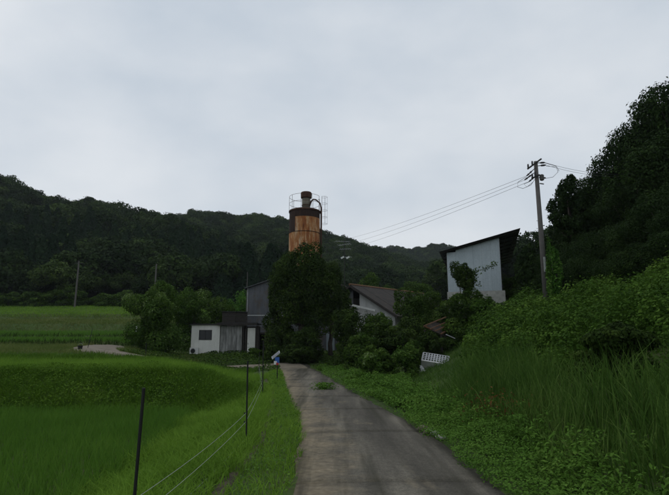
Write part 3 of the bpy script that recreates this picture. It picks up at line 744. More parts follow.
def plate(a0, a1, z0, z1, rr, mat, n=7):
    v = []; f = []
    for i in range(n + 1):
        a_ = R(a0 + (a1 - a0) * i / n)
        for r_ in (rr, rr - .03):
            v += [(r_*math.cos(a_), r_*math.sin(a_), z0), (r_*math.cos(a_), r_*math.sin(a_), z1)]
    for i in range(n):
        a_ = 4*i; b_ = a_ + 4; f += [(a_, b_, b_+1, a_+1), (b_+2, a_+2, a_+3, b_+3), (a_+1, b_+1, b_+3, a_+3), (a_+2, b_+2, b_, a_)]
    f += [(0, 1, 3, 2), (4*n+2, 4*n+3, 4*n+1, 4*n)]
    me = bpy.data.meshes.new('plate'); me.from_pydata(v, [], f); me.materials.append(mat)
    for p in me.polygons: p.use_smooth = False
    return link(bpy.data.objects.new('plate', me), silo)
for a0, a1, mt in ((-123.5, -72, 'silo_rust'), (-71.6, -12, 'silo_rust'), (-11.6, 55, 'silo_rust'), (55.4, 125, 'silo_brown'), (125.4, 180, 'silo_dark'), (180.4, 236.1, 'silo_dark')):
    plate(a0, a1, zm + .01, zd - .01, rs, MAT[mt])
for k in range(6):
    plate(-150 + 60*k + .2, -90 + 60*k - .2, zd + .01, zt, rs - .012*(k % 2), MAT['silo_dark'])
    plate(-165 + 60*k + .2, -105 + 60*k - .2, zl, zm - .03, rs, MAT['silo_rust'])
MB().lathe([(rs + .03, zm - .035), (rs + .03, zm + .025)], 40).build('hoop', MAT['silo_dark'], silo)
MB().lathe([(rs + .07, zt - .10), (rs + .07, zt + .05), (rs*.95, zt + .12), (.5, zt + .34)], 40).build('roof', MAT['silo_brown'], silo)
MB().lathe([(.35, zl - 1.6), (rs - .04, zl + .02)], 32).build('hopper', MAT['silo_brown'], silo)
for k in range(4):
    a_ = R(45 + 90*k); MB().tube([(1.3*math.cos(a_), 1.3*math.sin(a_), -.2), (1.3*math.cos(a_), 1.3*math.sin(a_), zl + .3)], .12, 8).build('leg', MAT['silo_brown'], silo)
vz0, vz1 = zt + .2, at(305, 198, Ys).z - zs0; vx = 1.4 * Ss; vr = 4.3 * Ss
MB().lathe([(vr, vz0), (vr, vz1)], 24, (vx, 0)).build('vent', MAT['silo_vent'], silo, smooth=True)
MB().lathe([(vr + .03, vz0 + .5), (vr + .03, vz0 + .58)], 24, (vx, 0)).build('vent_band', MAT['silo_brown'], silo)
vc = at(305, 192.5, Ys).z - zs0
MB().lathe([(vr + .02, vz1 - .08), (5.6*Ss, vz1), (5.7*Ss, vc - .1), (5.2*Ss, vc)], 24, (vx, 0)).build('vent_cap', MAT['silo_brown'], silo, smooth=False)
rail_z = at(304, 197.5, Ys).z - zs0
for zz in (rail_z, (rail_z + zt) / 2 + .05):
    MB().tube([((rs+.02)*math.cos(a_), (rs+.02)*math.sin(a_), zz) for a_ in np.linspace(R(20), R(340), 33)], .019, 5).build('guard_rail', MAT['silo_brown'], silo)
for k in range(9):
    a_ = R(20 + 40*k); MB().tube([((rs+.02)*math.cos(a_), (rs+.02)*math.sin(a_), zt), ((rs+.02)*math.cos(a_), (rs+.02)*math.sin(a_), rail_z)], .019, 5).build('rail_post', MAT['silo_brown'], silo)
# overflow pipe
px_ = [(vx + vr - .03, -.2, vz0 + .55), (vx + vr + .10, -.2, vz0 + 1.0), (vx + vr + .35, -.25, vz0 + 1.2), (vx + vr + .62, -.3, vz0 + 1.15), (rs + .02, -.3, vz0 + .72), (rs + .13, -.3, vz0 + .2), (rs + .14, -.3, zt - .6), (rs + .14, -.3, zl + .2)]
MB().tube(px_, .085, 8).build('pipe', MAT['silo_brown'], silo, smooth=True)
# caged ladder on the right
ld = MB()
for yy in (-.22, .22): ld.tube([(rs + .22, yy, zl), (rs + .22, yy, rail_z + .1)], .017, 5)
lo_ = ld.build('ladder', MAT['silo_brown'], silo)
for k in range(22):
    zz = zl + .2 + k * .36
    if zz < rail_z: MB().tube([(rs + .22, -.22, zz), (rs + .22, .22, zz)], .012, 4).build('rung', MAT['silo_brown'], lo_)
cage_z = at(326, 224, Ys).z - zs0
for k in range(5):
    zz = cage_z + (rail_z + .05 - cage_z) * k / 4
    MB().tube([(rs + .22, -.3, zz), (rs + .55, -.36, zz), (rs + .78, -.2, zz), (rs + .82, 0, zz), (rs + .78, .2, zz), (rs + .55, .36, zz), (rs + .22, .3, zz)], .014, 4).build('cage_hoop', MAT['silo_brown'], silo)
for yy in (-.34, 0, .34): MB().tube([(rs + (.55 if yy else .82), yy, cage_z), (rs + (.55 if yy else .82), yy, rail_z + .05)], .013, 4).build('cage_bar', MAT['silo_brown'], silo)

# --- tall white shed on the slope
ang = R(15.7); Yw = 45.0; q = at(448.5, 292, Yw); q2 = at(502, 292, 1.0)
kx = q2.x; ww = (Yw * kx - q.x) / (math.cos(ang) + math.sin(ang) * kx)
ws = empty('sheet_metal_shed', (q.x, Yw, q.z), -ang); tag(ws, 'tall pale blue white sheet metal shed with steep dark single pitch roof', 'shed')
zl_ = at(447, 252.5, Yw).z - q.z; zr_ = at(497, 237.5, Yw - math.sin(ang) * ww).z - q.z
tw = lambda x: zl_ + (zr_ - zl_) * x / ww
nc = 6; rowz = [0, 1.75, 3.45]
for k in range(nc):
    x0, x1 = ww*k/nc + .003, ww*(k+1)/nc - .003
    for j in range(3):
        if j < 2: corrugated('wall_sheet', x0, x1, rowz[j] + .004, rowz[j+1] - .004, .006 * j, MAT['blue_white_sheet'], ws, pitch=0.25, amp=.008)
        elif min(tw(x0), tw(x1)) > rowz[2] + .05: corrugated('wall_sheet', x0, x1, rowz[2] + .004, 0, .012, MAT['blue_white_sheet'], ws, pitch=0.25, amp=.008, ztop=tw)
MB().box(-.03, .03, .03, .08, 0, zl_).build('corner_trim', MAT['galv'], ws); MB().box(ww - .03, ww + .03, .035, .085, 0, zr_).build('corner_trim', MAT['galv'], ws)
Dw = 17.0
MB().hexa([(0, .09, 0), (.05, .09, 0), (.05, Dw, 0), (0, Dw, 0), (0, .09, tw(0)), (.05, .09, tw(.05)), (.05, Dw, tw(.05)), (0, Dw, tw(0))]).build('side_wall', MAT['blue_white_sheet'], ws)
MB().hexa([(ww-.05, .09, 0), (ww, .09, 0), (ww, Dw, 0), (ww-.05, Dw, 0), (ww-.05, .09, tw(ww)), (ww, .09, tw(ww)), (ww, Dw, tw(ww)), (ww-.05, Dw, tw(ww))]).build('side_wall', MAT['blue_white_sheet'], ws)
xl_, xr_ = -.62, ww + 1.75
tr = lambda x: tw(x) + .10 + .02
nrs = 9
for k in range(nrs):
    ya, yb = -.55 + (Dw + .8) * k/nrs + .006, -.55 + (Dw + .8) * (k+1)/nrs - .006
    e_ = .01 * (k % 2)
    MB().hexa([(xl_, ya, tr(xl_)), (xr_, ya, tr(xr_)), (xr_, yb, tr(xr_)), (xl_, yb, tr(xl_)), (xl_, ya, tr(xl_) + .05 + e_), (xr_, ya, tr(xr_) + .05 + e_), (xr_, yb, tr(xr_) + .05 + e_), (xl_, yb, tr(xl_) + .05 + e_)]).build('roof_sheet', MAT['dark_metal'], ws)
for yy in np.arange(-.3, Dw, 1.9): MB().bar((xl_ + .05, yy, tr(xl_ + .05) - .06), (xr_ - .05, yy, tr(xr_ - .05) - .06), .07, .11).build('rafter', MAT['black_wood'], ws)
for xx in (ww + .6, ww + 1.3, xl_ + .2): MB().box(xx - .03, xx + .03, -.5, Dw + .1, tr(xx) - .17, tr(xx) - .12).build('purlin', MAT['black_wood'], ws)
MB().box(-.1, ww + .25, -.05, Dw, -2.5, -.01).build('plinth', MAT['concrete'], ws)

# --- collapsed roof: rusty purlins and fallen sheet
Yp = 36.0; cq = at(437, 336, Yp); cr0 = empty('collapsed_roof', (cq.x, Yp, hz(cq.x, Yp))); tag(cr0, 'collapsed shed roof of rusty purlins below the white shed', 'ruin')
L_ = lambda px, py, Y=Yp: at(px, py, Y) - cr0.location
for (a_, b_, w_) in (((424, 326), (441, 334), .09), ((441, 334), (453, 327), .08), ((430, 329), (449, 321), .06), ((435, 331), (452, 323.5), .06), ((424, 326), (446, 317), .06)):
    MB().bar(L_(*a_), L_(*b_, Yp + .8), w_).build('purlin', MAT['rust_bar'], cr0)
MB().hexa([L_(424, 327.5, 36.2), L_(446, 337, 36.2), L_(456, 329, 38.5), L_(440, 319, 38.5)] + [L_(424, 327, 36.2), L_(446, 336.5, 36.2), L_(456, 328.5, 38.5), L_(440, 318.5, 38.5)]).build('fallen_sheet', MAT['roof_brown'], cr0)
MB().bar(L_(446, 334.5, 35.5), L_(455, 338.5, 35.5), .16, .05).build('fallen_board', MAT['flashing'], cr0)
for px in (425, 441): MB().bar(Vector((L_(px, 330, Yp + .3).x, .3, -.2)), L_(px, 330, Yp + .3), .12).build('post', MAT['black_wood'], cr0)

# --- white plastic crates with holes, tipped over
def holed_panel(w_, h_, nx_, nz_, th=.03, rim=.05):
    """a slab with a grid of round-cornered holes"""
    b = MB(); cw = (w_ - 2*rim) / nx_; ch = (h_ - 2*rim) / nz_
    b.box(0, w_, 0, th, 0, rim).box(0, w_, 0, th, h_ - rim, h_).box(0, rim, 0, th, rim, h_ - rim).box(w_ - rim, w_, 0, th, rim, h_ - rim)
    for i in range(1, nx_): b.box(rim + i*cw - .035, rim + i*cw + .035, 0, th, rim, h_ - rim)
    for j in range(1, nz_):
        for i in range(nx_): b.box(rim + i*cw + .035 * (i > 0), rim + (i+1)*cw - .035 * (i < nx_ - 1), .002, th - .002, rim + j*ch - .03, rim + j*ch + .03)
    return b
MAT['dull_white'] = streaky('dull_white_plastic', [(0.25, (0.26, 0.27, 0.28)), (0.6, (0.42, 0.43, 0.44)), (0.85, (0.52, 0.53, 0.53))], 2.0)
Yk = 31.0; kp = at(434, 355, Yk); ck = empty('plastic_crate', (kp.x - .72, Yk, max(hz(kp.x, Yk), kp.z - .15)), R(-14)); tag(ck, 'pale plastic mesh crate tipped over in the grass below the collapsed roof', 'crate')
ck.rotation_euler = (R(-52), R(9), R(-14)); ck.location.z -= .12
for nm, M_, sz in (('perforated_side', Matrix.Identity(4), (1.5, .72)), ('perforated_side', Matrix.Translation((0, 1.0, 0)), (1.5, .72)),
                   ('perforated_end', Matrix.Rotation(R(90), 4, 'Z') @ Matrix.Translation((.032, -.0, 0)), (.96, .72)), ('perforated_end', Matrix.Translation((1.53, 0, 0)) @ Matrix.Rotation(R(90), 4, 'Z') @ Matrix.Translation((.032, 0, 0)), (.96, .72))):
    b = holed_panel(sz[0], sz[1], 9 if sz[0] > 1 else 6, 4).build(nm, MAT['dull_white'], ck); b.matrix_local = M_
MB().box(.0, 1.5, .0, 1.0, -.05, -.004).build('base', MAT['white_paint'], ck)
kp = at(418, 354, 30.2); sb = empty('broken_panel', (kp.x, 30.2, hz(kp.x, 30.2) + .02), R(12)); sb.rotation_euler = (R(28), R(-8), R(12)); tag(sb, 'broken pale panel lying in the grass beside the mesh crate', 'panel')
MB().box(-.35, .45, 0, .6, 0, .05).build('sheet', MAT['flashing'], sb); MB().box(-.36, .46, -.05, -.004, -.02, .09).build('rim', MAT['white_paint'], sb)

# ------------------------------------------------------------------ poles, wires, fence and small things
MAT['pole'] = plain('concrete_pole', (0.10, 0.092, 0.085), 0.85, 0, 0.2, 4)
MAT['wire'] = plain('cable', (0.035, 0.035, 0.037), 0.6, 0, 0.1)
MAT['insul'] = plain('insulator', (0.05, 0.045, 0.05), 0.4, 0, 0.2)
Yu = 28.0; up_ = at(538.5, 200, Yu); zu = hz(up_.x, Yu); uz = lambda y: at(538, y, Yu).z - zu
pole = empty('utility_pole', (up_.x, Yu, zu)); tag(pole, 'tall grey utility pole with crossarms above the vine covered bank', 'utility pole')
MB().tube([(0, 0, -.5), (0, 0, uz(161.5))], [.165, .105], 14).build('shaft', MAT['pole'], pole, smooth=True)
U = Yu / F_PX
arm1 = [(-.85, -.9, uz(174.5)), (.28, .3, uz(160.5))]; arm2 = [(-.55, -.8, uz(184)), (.12, .2, uz(176.5))]
ends = []
for k, (a_, b_) in enumerate((arm1, arm2)):
    ao = MB().bar((a_[0]*.62, -.13, a_[2] + .28), (b_[0], -.13, b_[2] + .05), .085).build('crossarm', MAT['dark_metal'], pole)
    for s_ in (.05, .35) if k == 0 else (.1, .45):
        p_ = Vector((a_[0]*.62, -.13, a_[2] + .28)).lerp(Vector((b_[0], -.13, b_[2] + .05)), s_)
        MB().lathe([(.03, 0), (.06, .03), (.035, .07), (.06, .11), (.035, .15), (.05, .19), (.02, .22)], 8).build('insulator', MAT['insul'], ao)
        ins = ao.children[-1]; ins.location = p_ + Vector((0, 0, .04))
LW = [((526.5, 176), (355, 233.5)), ((524.5, 180), (355, 237)), ((529, 181.5), (355, 240.5))]
ins_ = MB()
starts = []
for k, (a_, b_) in enumerate(LW):
    p_ = at(*a_, Yu - .1) - pole.location; h_ = Vector((-.05, -.1, uz(168 + 4*k)))
    so = MB().tube([p_, p_ + (h_ - p_) * .22, p_ + (h_ - p_) * .28, p_ + (h_ - p_) * .5, p_ + (h_ - p_) * .56, h_], [.03, .055, .03, .055, .025, .018], 7).build('strain_insulator', MAT['insul'], pole)
    starts.append(p_ + pole.location)
RW = [((545, 162.5), (600, 167.5)), ((546, 165), (600, 168.5)), ((552, 169), (575, 168))]
for k, (a_, b_) in enumerate(RW[:2]):
    p_ = at(*a_, Yu) - pole.location; h_ = Vector((.05, 0, uz(163 + 3*k)))
    MB().tube([h_, h_.lerp(p_, .4), h_.lerp(p_, .5), h_.lerp(p_, .8), p_], [.02, .025, .055, .055, .025], 7).build('strain_insulator', MAT['insul'], pole)
# jumper loops
for pts_ in ([(545, 163), (556, 166), (558, 172), (553, 177), (545, 178.5), (541, 178)], [(546, 166), (557, 167), (559, 171)], [(526, 177), (518, 182), (517.5, 187), (523, 188.5), (531, 185), (535, 179)], [(529, 182), (524, 184), (527, 187), (533, 182)]):
    MB().tube([at(x, y, Yu - .15) - pole.location for x, y in pts_], .012, 5).build('jumper_cable', MAT['wire'], pole)
MB().lathe([(.08, 0), (.12, .04), (.12, .30), (.08, .34)], 12).build('transformer', MAT['pole'], pole); pole.children[-1].location = (.24, -.1, uz(181)); 
MB().tube([(.1, -.1, uz(178)), (.45, -.1, uz(178.5))], .04, 6).build('bracket', MAT['dark_metal'], pole)
MB().tube([(.1, -.1, uz(184)), (.32, -.1, uz(184.6))], .03, 6).build('bracket', MAT['dark_metal'], pole)
for k in range(8): MB().tube([(-.2 * (k % 2), 0, 2.6 + k*.45), (.2 * (1 - k % 2), 0, 2.6 + k*.45)], .012, 4).build('step_bolt', MAT['dark_metal'], pole)
MB().box(-.05, .05, -.21, -.16, 2.9, 3.7).build('marker_plate', MAT['flashing'], pole)
def cable(name, label, a_, b_, sag, rad, group):
    pts_ = [a_.lerp(b_, s_) - Vector((0, 0, sag * 4 * s_ * (1 - s_))) for s_ in np.linspace(0, 1, 25)]
    o_ = empty(name, a_); o_.location = (0, 0, 0)
    bpy.data.objects.remove(o_)
    return tag(MB().tube(pts_, rad, 5).build(name, MAT['wire']), label, 'cable', group)
nmL = ('uppermost of three sagging cables running from the pole towards the silo', 'middle of three sagging cables running from the pole towards the silo', 'lowest of three sagging cables running from the pole towards the silo')
for k in range(3):
    a_, b_ = LW[k]; slope = (b_[1] - a_[1]) / (b_[0] - a_[0]); xe = 311
    cable('power_cable', nmL[k], starts[k], at(xe, b_[1] + 11 + 2*k, 112), 0.9, .009, 'cables strung from the utility pole')
nmR = ('upper cable from the pole into the dark trees on the slope', 'lower cable from the pole into the dark trees on the slope')
for k in range(2): cable('power_cable', nmR[k], at(*RW[k][0], Yu), at(648, 172.5 + 2*k, 30), 0.35, .008, 'cables strung from the utility pole')
def small_pole(px, y_top, Y, label, arms=True, rad=.15):
    p_ = at(px, y_top, Y); zb_ = hz(p_.x, Y); o_ = empty('utility_pole', (p_.x, Y, zb_)); h_ = p_.z - zb_
    MB().tube([(0, 0, -.3), (0, 0, h_)], [rad * 1.15, rad * .85], 8).build('shaft', MAT['pole'], o_)
    if arms: MB().box(-.8, .8, -.05, .05, h_ - .5, h_ - .38).build('crossarm', MAT['dark_metal'], o_)
    tag(o_, label, 'utility pole')
small_pole(79, 261, 99, 'thin distant utility pole at the foot of the wooded hill past the terraces')
small_pole(156.5, 264, 97, 'thin distant pole rising behind the rounded tree by the hut', False)
small_pole(247.5, 272, 62, 'slim pole behind the left corner of the workshop', False, .05)

# electric fence: posts and strands
MAT['stake'] = plain('black_stake', (0.012, 0.012, 0.012), 0.55, 0, 0.15)
MAT['strand'] = plain('fence_strand', (0.30, 0.32, 0.29), 0.6, 0, 0.15)
posts = [(-1.63, 4.55, 388, .014, (143, 139)), (-1.58, 9.9, 361, .016, (249.5, 253.5)), (-2.58, 19.5, 341, .019, (264, 264)), (-4.4, 31.5, 352, .018, (262, 262))]
fence = empty('electric_fence', (-1.6, 4.5, hz(-1.6, 4.5))); tag(fence, 'low electric fence of black stakes and thin strands along the paddy', 'fence')
fo_ = fence.location; tops = []
for k, (x, y, yt, r_, pp) in enumerate(posts):
    tz = at(pp[0], yt, y); g_ = hz(x, y); bt = Vector((x, y, g_ - .2))
    tp = Vector((x + (.03 if k == 0 else -.02), y, tz.z)); MB().tube([bt - fo_, tp - fo_], r_, 8).build('stake', MAT['stake'], fence); tops.append((x, y, g_))
hs = [(.42, .52, .55, .6), (.25, .37, .38, .4), (.07, .08, .12, .2)]
for h_ in hs:
    pts_ = [(-1.75, 0.5, hz(-1.75, .5) + h_[0])]
    pts_ += [(x - .02, y, g_ + h_[k]) for k, (x, y, g_) in enumerate(tops)]
    dense = []
    for a_, b_ in zip(pts_[:-1], pts_[1:]):
        for s_ in np.linspace(0, 1, 9)[:-1]: v_ = Vector(a_).lerp(Vector(b_), s_); v_.z -= .05 * 4 * s_ * (1 - s_); dense.append(v_ - fo_)
    dense.append(Vector(pts_[-1]) - fo_)
    MB().tube(dense, .0026, 5).build('strand', MAT['strand'], fence)
for k, (x, y, g_) in enumerate(tops):
    for h_ in hs: MB().tube([Vector((x - .045, y - .005, g_ + h_[k] - .015)) - fo_, Vector((x - .045, y - .005, g_ + h_[k] + .015)) - fo_], .012, 6).build('clip', MAT['stake'], fence)
# solar fence energiser on its post
MAT['blue_box'] = plain('blue_plastic', (0.025, 0.10, 0.36), 0.45, 0, 0.1); MAT['red'] = plain('red_plastic', (0.32, 0.03, 0.03), 0.5, 0, 0.1)
MAT['solar'] = plain('solar_face', (0.05, 0.055, 0.075), 0.15, 0, 0.1, bstr=0.0); MAT['alu'] = plain('aluminium', (0.48, 0.50, 0.52), 0.4, 0.0, 0.1)
Ye = 27.0; ep = at(277.3, 370, Ye); en = empty('fence_energiser', (ep.x, Ye, hz(ep.x, Ye))); en.scale = (.85, .85, 1); tag(en, 'fence energiser with tilted solar panel over a blue box on a post', 'fence energiser')
ez = lambda y: at(277, y, Ye).z - en.location.z
MB().tube([(0, 0, -.2), (0, 0, ez(356))], .03, 8).build('post', MAT['stake'], en)
MB().box(-.13, .12, -.17, -.035, ez(363), ez(357.2)).build('energiser_box', MAT['blue_box'], en)
MB().box(-.19, -.02, -.19, -.175, ez(364.5), ez(361)).build('warning_plate', MAT['white_paint'], en); MB().box(-.05, .08, -.21, -.195, ez(365), ez(362.6)).build('warning_plate', MAT['red'], en)
pm = Matrix.Translation((-.10, -.05, ez(355))) @ Matrix.Rotation(R(-35), 4, 'Y') @ Matrix.Rotation(R(22), 4, 'X')
pn = MB().box(-.27, .27, -.17, .17, -.02, .02, pm).build('solar_panel', MAT['alu'], en); MB().box(-.25, .25, -.155, .155, .022, .026, pm).build('cells', MAT['solar'], pn)
# slanting stick, bucket and white marker by the track
sp = at(87, 350, 39); st_ = Vector((sp.x, 39, hz(sp.x, 39))); e_ = at(92.5, 329, 39)
tag(MB().tube([st_ - Vector((0, 0, .2)), Vector((e_.x, 39, e_.z))], [.022, .018], 6).build('stick', MAT['stake']), 'dark slanting stick beside the dirt track', 'stick')
bp = at(80, 349, 38); bk = empty('bucket', (bp.x, 38, hz(bp.x, 38))); tag(bk, 'small dark bucket in the grass beside the slanting stick', 'bucket')
MB().lathe([(.13, 0), (.17, .34), (.19, .36), (.15, .36), (.12, .06)], 16).build('pail', MAT['stake'], bk); MB().tube([(-.17, 0, .35), (-.12, 0, .47), (0, 0, .52), (.12, 0, .47), (.17, 0, .35)], .008, 5).build('handle', MAT['galv'], bk)
mp_ = at(136, 330, 62); mk = empty('marker_post', (mp_.x, 62, hz(mp_.x, 62))); tag(mk, 'short white marker at the end of the terraces beside the rounded tree', 'marker')
MB().box(-.05, .05, -.05, .05, -.1, 1.0).build('post', MAT['white_paint'], mk); MB().box(-.16, .14, -.08, -.052, .7, 1.0).build('board', MAT['white_paint'], mk)
tk = at(145.5, 357, 34); tag(MB().tube([Vector((tk.x, 34, hz(tk.x, 34) - .2)), Vector((tk.x, 34, at(145, 343, 34).z))], .022, 6).build('stake', MAT['stake']), 'thin dark upright stake at the edge of the dirt track', 'stake')
# stones and litter at the road edge
for k, (px, py, sz) in enumerate(((423, 426, .09), (427, 429, .07), (431, 428, .06), (435, 430, .08), (438, 433, .05), (442, 434, .07))):
    Y_ = 1.65 * F_PX / (py - 349.5); p_ = at(px, py, Y_); r_ = np.random.default_rng(k)
    d = sphere_dirs(40, r_); me = bpy.data.meshes.new('stone')
    import bmesh
    bm = bmesh.new(); bmesh.ops.create_icosphere(bm, subdivisions=2, radius=1)
    for v_ in bm.verts: v_.co = Vector((v_.co.x * sz * 1.2, v_.co.y * sz, v_.co.z * sz * .7)) * (1 + .25 * float(vn(v_.co.x * 1.7 + k * 9, v_.co.y * 1.7 + v_.co.z)) - .1)
    bm.to_mesh(me); bm.free(); me.materials.append(MAT['concrete'] if k > 1 else MAT['timber'])
    o_ = link(bpy.data.objects.new('stone', me)); o_.location = (p_.x, Y_, .03 + sz * .3); o_.rotation_euler = (0, 0, k)
    tag(o_, 'small pale stone among rubble at the right edge of the road' if k > 1 else 'small brown stone among rubble at the right edge of the road', 'stone', 'stones at the road edge')
# ------------------------------------------------------------------ trees and shrubs
PX = lambda Y: Y / F_PX
def tree_at(name, label, cat, px, py, Y, wpx, mat, seed, **k):
    p_ = at(px, py, Y); g_ = hz(p_.x, Y) - .1
    return tree(name, label, cat, (p_.x, Y, g_), p_.z - g_, wpx * PX(Y), MAT[mat], seed, **k)
# by the hut
tree_at('broadleaf_tree', 'bushy tree with pale topmost leaves beside the dirt track', 'tree', 157, 281, 46.5, 54, 'mid_leaf', 11, n=48000, leaf=.17, trunk_h=.06, n1=22, lobe=.34)
tree_at('broadleaf_tree', 'rounded green tree rising behind the white prefab hut', 'tree', 194, 288, 55, 46, 'mid_leaf', 12, n=34000, leaf=.18, trunk_h=.08, n1=18)
tree_at('broadleaf_shrub', 'green shrub filling the gap between hut roof and workshop', 'shrub', 222, 296, 58, 44, 'shrub_leaf', 13, n=14000, leaf=.22, trunk_h=.05)
tree_at('broadleaf_shrub', 'bright green shrub against the hill left of the workshop', 'shrub', 240, 290, 66, 34, 'light_leaf', 14, n=9000, leaf=.24, trunk_h=.05)
# big dark tree in front of the silo
tree_at('evergreen_tree', 'large dark evergreen tree standing in front of the rusty silo', 'tree', 302, 242, 45, 84, 'dark_leaf', 21, n=80000, leaf=.17, trunk_h=.08, n1=54, lobe=.25, skirt=False, trunk_r=.28, depth=5.5)
tree_at('evergreen_tree', 'dark lower tree at the right flank of the large evergreen', 'tree', 331, 262, 46.5, 50, 'dark_leaf', 22, n=34000, leaf=.17, trunk_h=.20, n1=26, lobe=.27)
tree_at('evergreen_tree', 'narrow dark tree between the large evergreen and workshop wall', 'tree', 281, 272, 46.5, 36, 'dark_leaf', 23, n=18000, leaf=.18, trunk_h=.15, n1=12)
tree_at('round_tree', 'rounded light green tree behind the roof of the derelict house', 'tree', 376, 272, 72, 40, 'shrub_leaf', 24, n=14000, leaf=.26, trunk_h=.2)
tree_at('round_tree', 'broad green tree behind the derelict house next to the white shed', 'tree', 412, 282, 70, 46, 'shrub_leaf', 25, n=14000, leaf=.26, trunk_h=.2)
# shrubs round the derelict house
for (px, py, Y, wp, seed, mt, lb, nn) in (
    (352, 306, 40, 40, 31, 'dark_leaf', 'dark layered shrub beside the white box on its post', 20000),
    (376, 311, 41, 46, 32, 'shrub_leaf', 'spreading shrub hiding the white gable of the derelict house', 24000),
    (412, 288, 43, 46, 33, 'shrub_leaf', 'leafy shrub below the brown roof of the derelict house', 24000),
    (430, 291, 44, 44, 34, 'shrub_leaf', 'vine smothered shrub at the left foot of the white shed', 20000),
    (393, 322, 36, 56, 35, 'dark_leaf', 'dark drooping shrub left of the collapsed roof', 26000),
    (362, 332, 33.5, 44, 36, 'shrub_leaf', 'low shrub at the road bend by the pale door', 18000),
    (415, 316, 39, 34, 37, 'dark_leaf', 'small dark shrub just left of the rusty purlins', 12000),
    (463, 287, 40.5, 42, 38, 'shrub_leaf', 'dark vine mound under the white shed wall', 22000),
    (484, 295, 39, 44, 39, 'kudzu', 'green vine mound at the plinth of the white shed', 16000),
    (514, 277, 46, 28, 149, 'shrub_leaf', 'leafy shrub just right of the white shed plinth', 8000),
    (448, 306, 38.5, 34, 40, 'dark_leaf', 'dark shrub overhanging the collapsed roof', 12000),
    (386, 348, 28.5, 36, 41, 'shrub_leaf', 'leafy roadside shrub in front of the dark drooping shrub', 12000),
    (404, 345, 28.0, 30, 42, 'mid_leaf', 'pale tipped roadside shrub beside the broken panel', 9000),
    (370, 352, 26, 24, 43, 'mid_leaf', 'small light green bush at the right road edge near the bend', 7000),
    (306, 326, 43.2, 38, 144, 'dark_leaf', 'dark shrub crowding the trunk of the large evergreen', 14000),
    (285, 322, 44.5, 30, 145, 'dark_leaf', 'dark shrub in front of the leaning timber props', 12000),
    (431, 330, 35, 30, 146, 'dark_leaf', 'dark vine clump in front of the posts of the collapsed roof', 9000),
    (456, 318, 36.5, 30, 147, 'shrub_leaf', 'vine clump growing over the right end of the collapsed roof', 9000),
    (412, 340, 30.5, 22, 148, 'shrub_leaf', 'leafy clump at the left end of the mesh crate', 6000),
    (275, 345, 43.5, 26, 44, 'dark_leaf', 'low ivy mound at the foot of the leaning timber props', 8000),
    (298, 344, 42.5, 40, 45, 'dark_leaf', 'dark undergrowth clump at the foot of the large evergreen', 10000),
    (255, 348, 46, 20, 46, 'shrub_leaf', 'low clump of weeds in front of the lean-to door', 5000),
    (345, 342, 42.0, 20, 47, 'shrub_leaf', 'small leafy clump at the foot of the white box post', 6000)):
    tree_at('shrub', lb, 'shrub', px, py, Y, wp, mt, seed, n=nn, leaf=.16 if Y < 45 else .2, trunk_h=.02, n1=14, lobe=.36)
# vine sapling in front of the white shed, with its long shoot
o_ = tree_at('vine_sapling', 'small vine draped tree against the white shed wall', 'tree', 461, 260.5, 41.0, 25, 'dark_leaf', 51, n=9000, leaf=.14, trunk_h=.45, n1=12, trunk_r=.06)
r_ = np.random.default_rng(5); pts_ = [at(x, y, 41.0) - o_.location for x, y in ((468, 274), (475, 271), (484, 269), (491, 266), (497, 262))]
q_ = np.array([list(p) for p in pts_]); P = np.concatenate([q_[i] + (q_[i+1] - q_[i]) * r_.random((40, 1)) + r_.normal(size=(40, 3)) * .12 for i in range(4)] + [q_[1] + np.array([.2, 0, -1.5]) * r_.random((60, 1)) + r_.normal(size=(60, 3)) * .13])
V, Fl = leaves(P, unit(r_.normal(size=P.shape) + np.array([0, -.5, .8])), .15, .7, .1, r_); np_obj('shoot', V, Fl, MAT['shrub_leaf'], o_, tint=r_.random(len(Fl)))
MB().tube(pts_, .015, 4).build('tendril', MAT['bark'], o_)
# bright vine climbing beside the utility pole
tree_at('climbing_vine', 'bright green vine column climbing beside the utility pole', 'vine', 551, 237, 27.5, 16, 'light_leaf', 52, n=5000, leaf=.13, trunk_h=.02, n1=12, lobe=.4)
# lone airy tree next to the pole
tree_at('broadleaf_tree', 'airy tree with sky showing through its crown right of the utility pole', 'tree', 566, 174, 36, 62, 'slope_leaf', 61, n=36000, leaf=.17, trunk_h=.18, n1=46, lobe=.17, bare=.3)
tree_at('broadleaf_tree', 'small dark tree at the left foot of the utility pole', 'tree', 530, 243, 40, 34, 'slope_leaf', 62, n=12000, leaf=.20, trunk_h=.1, n1=12)
tree_at('broadleaf_tree', 'dark tree between the white shed roof and the utility pole', 'tree', 548, 225, 42, 36, 'slope_leaf', 63, n=12000, leaf=.20, trunk_h=.1, n1=14)
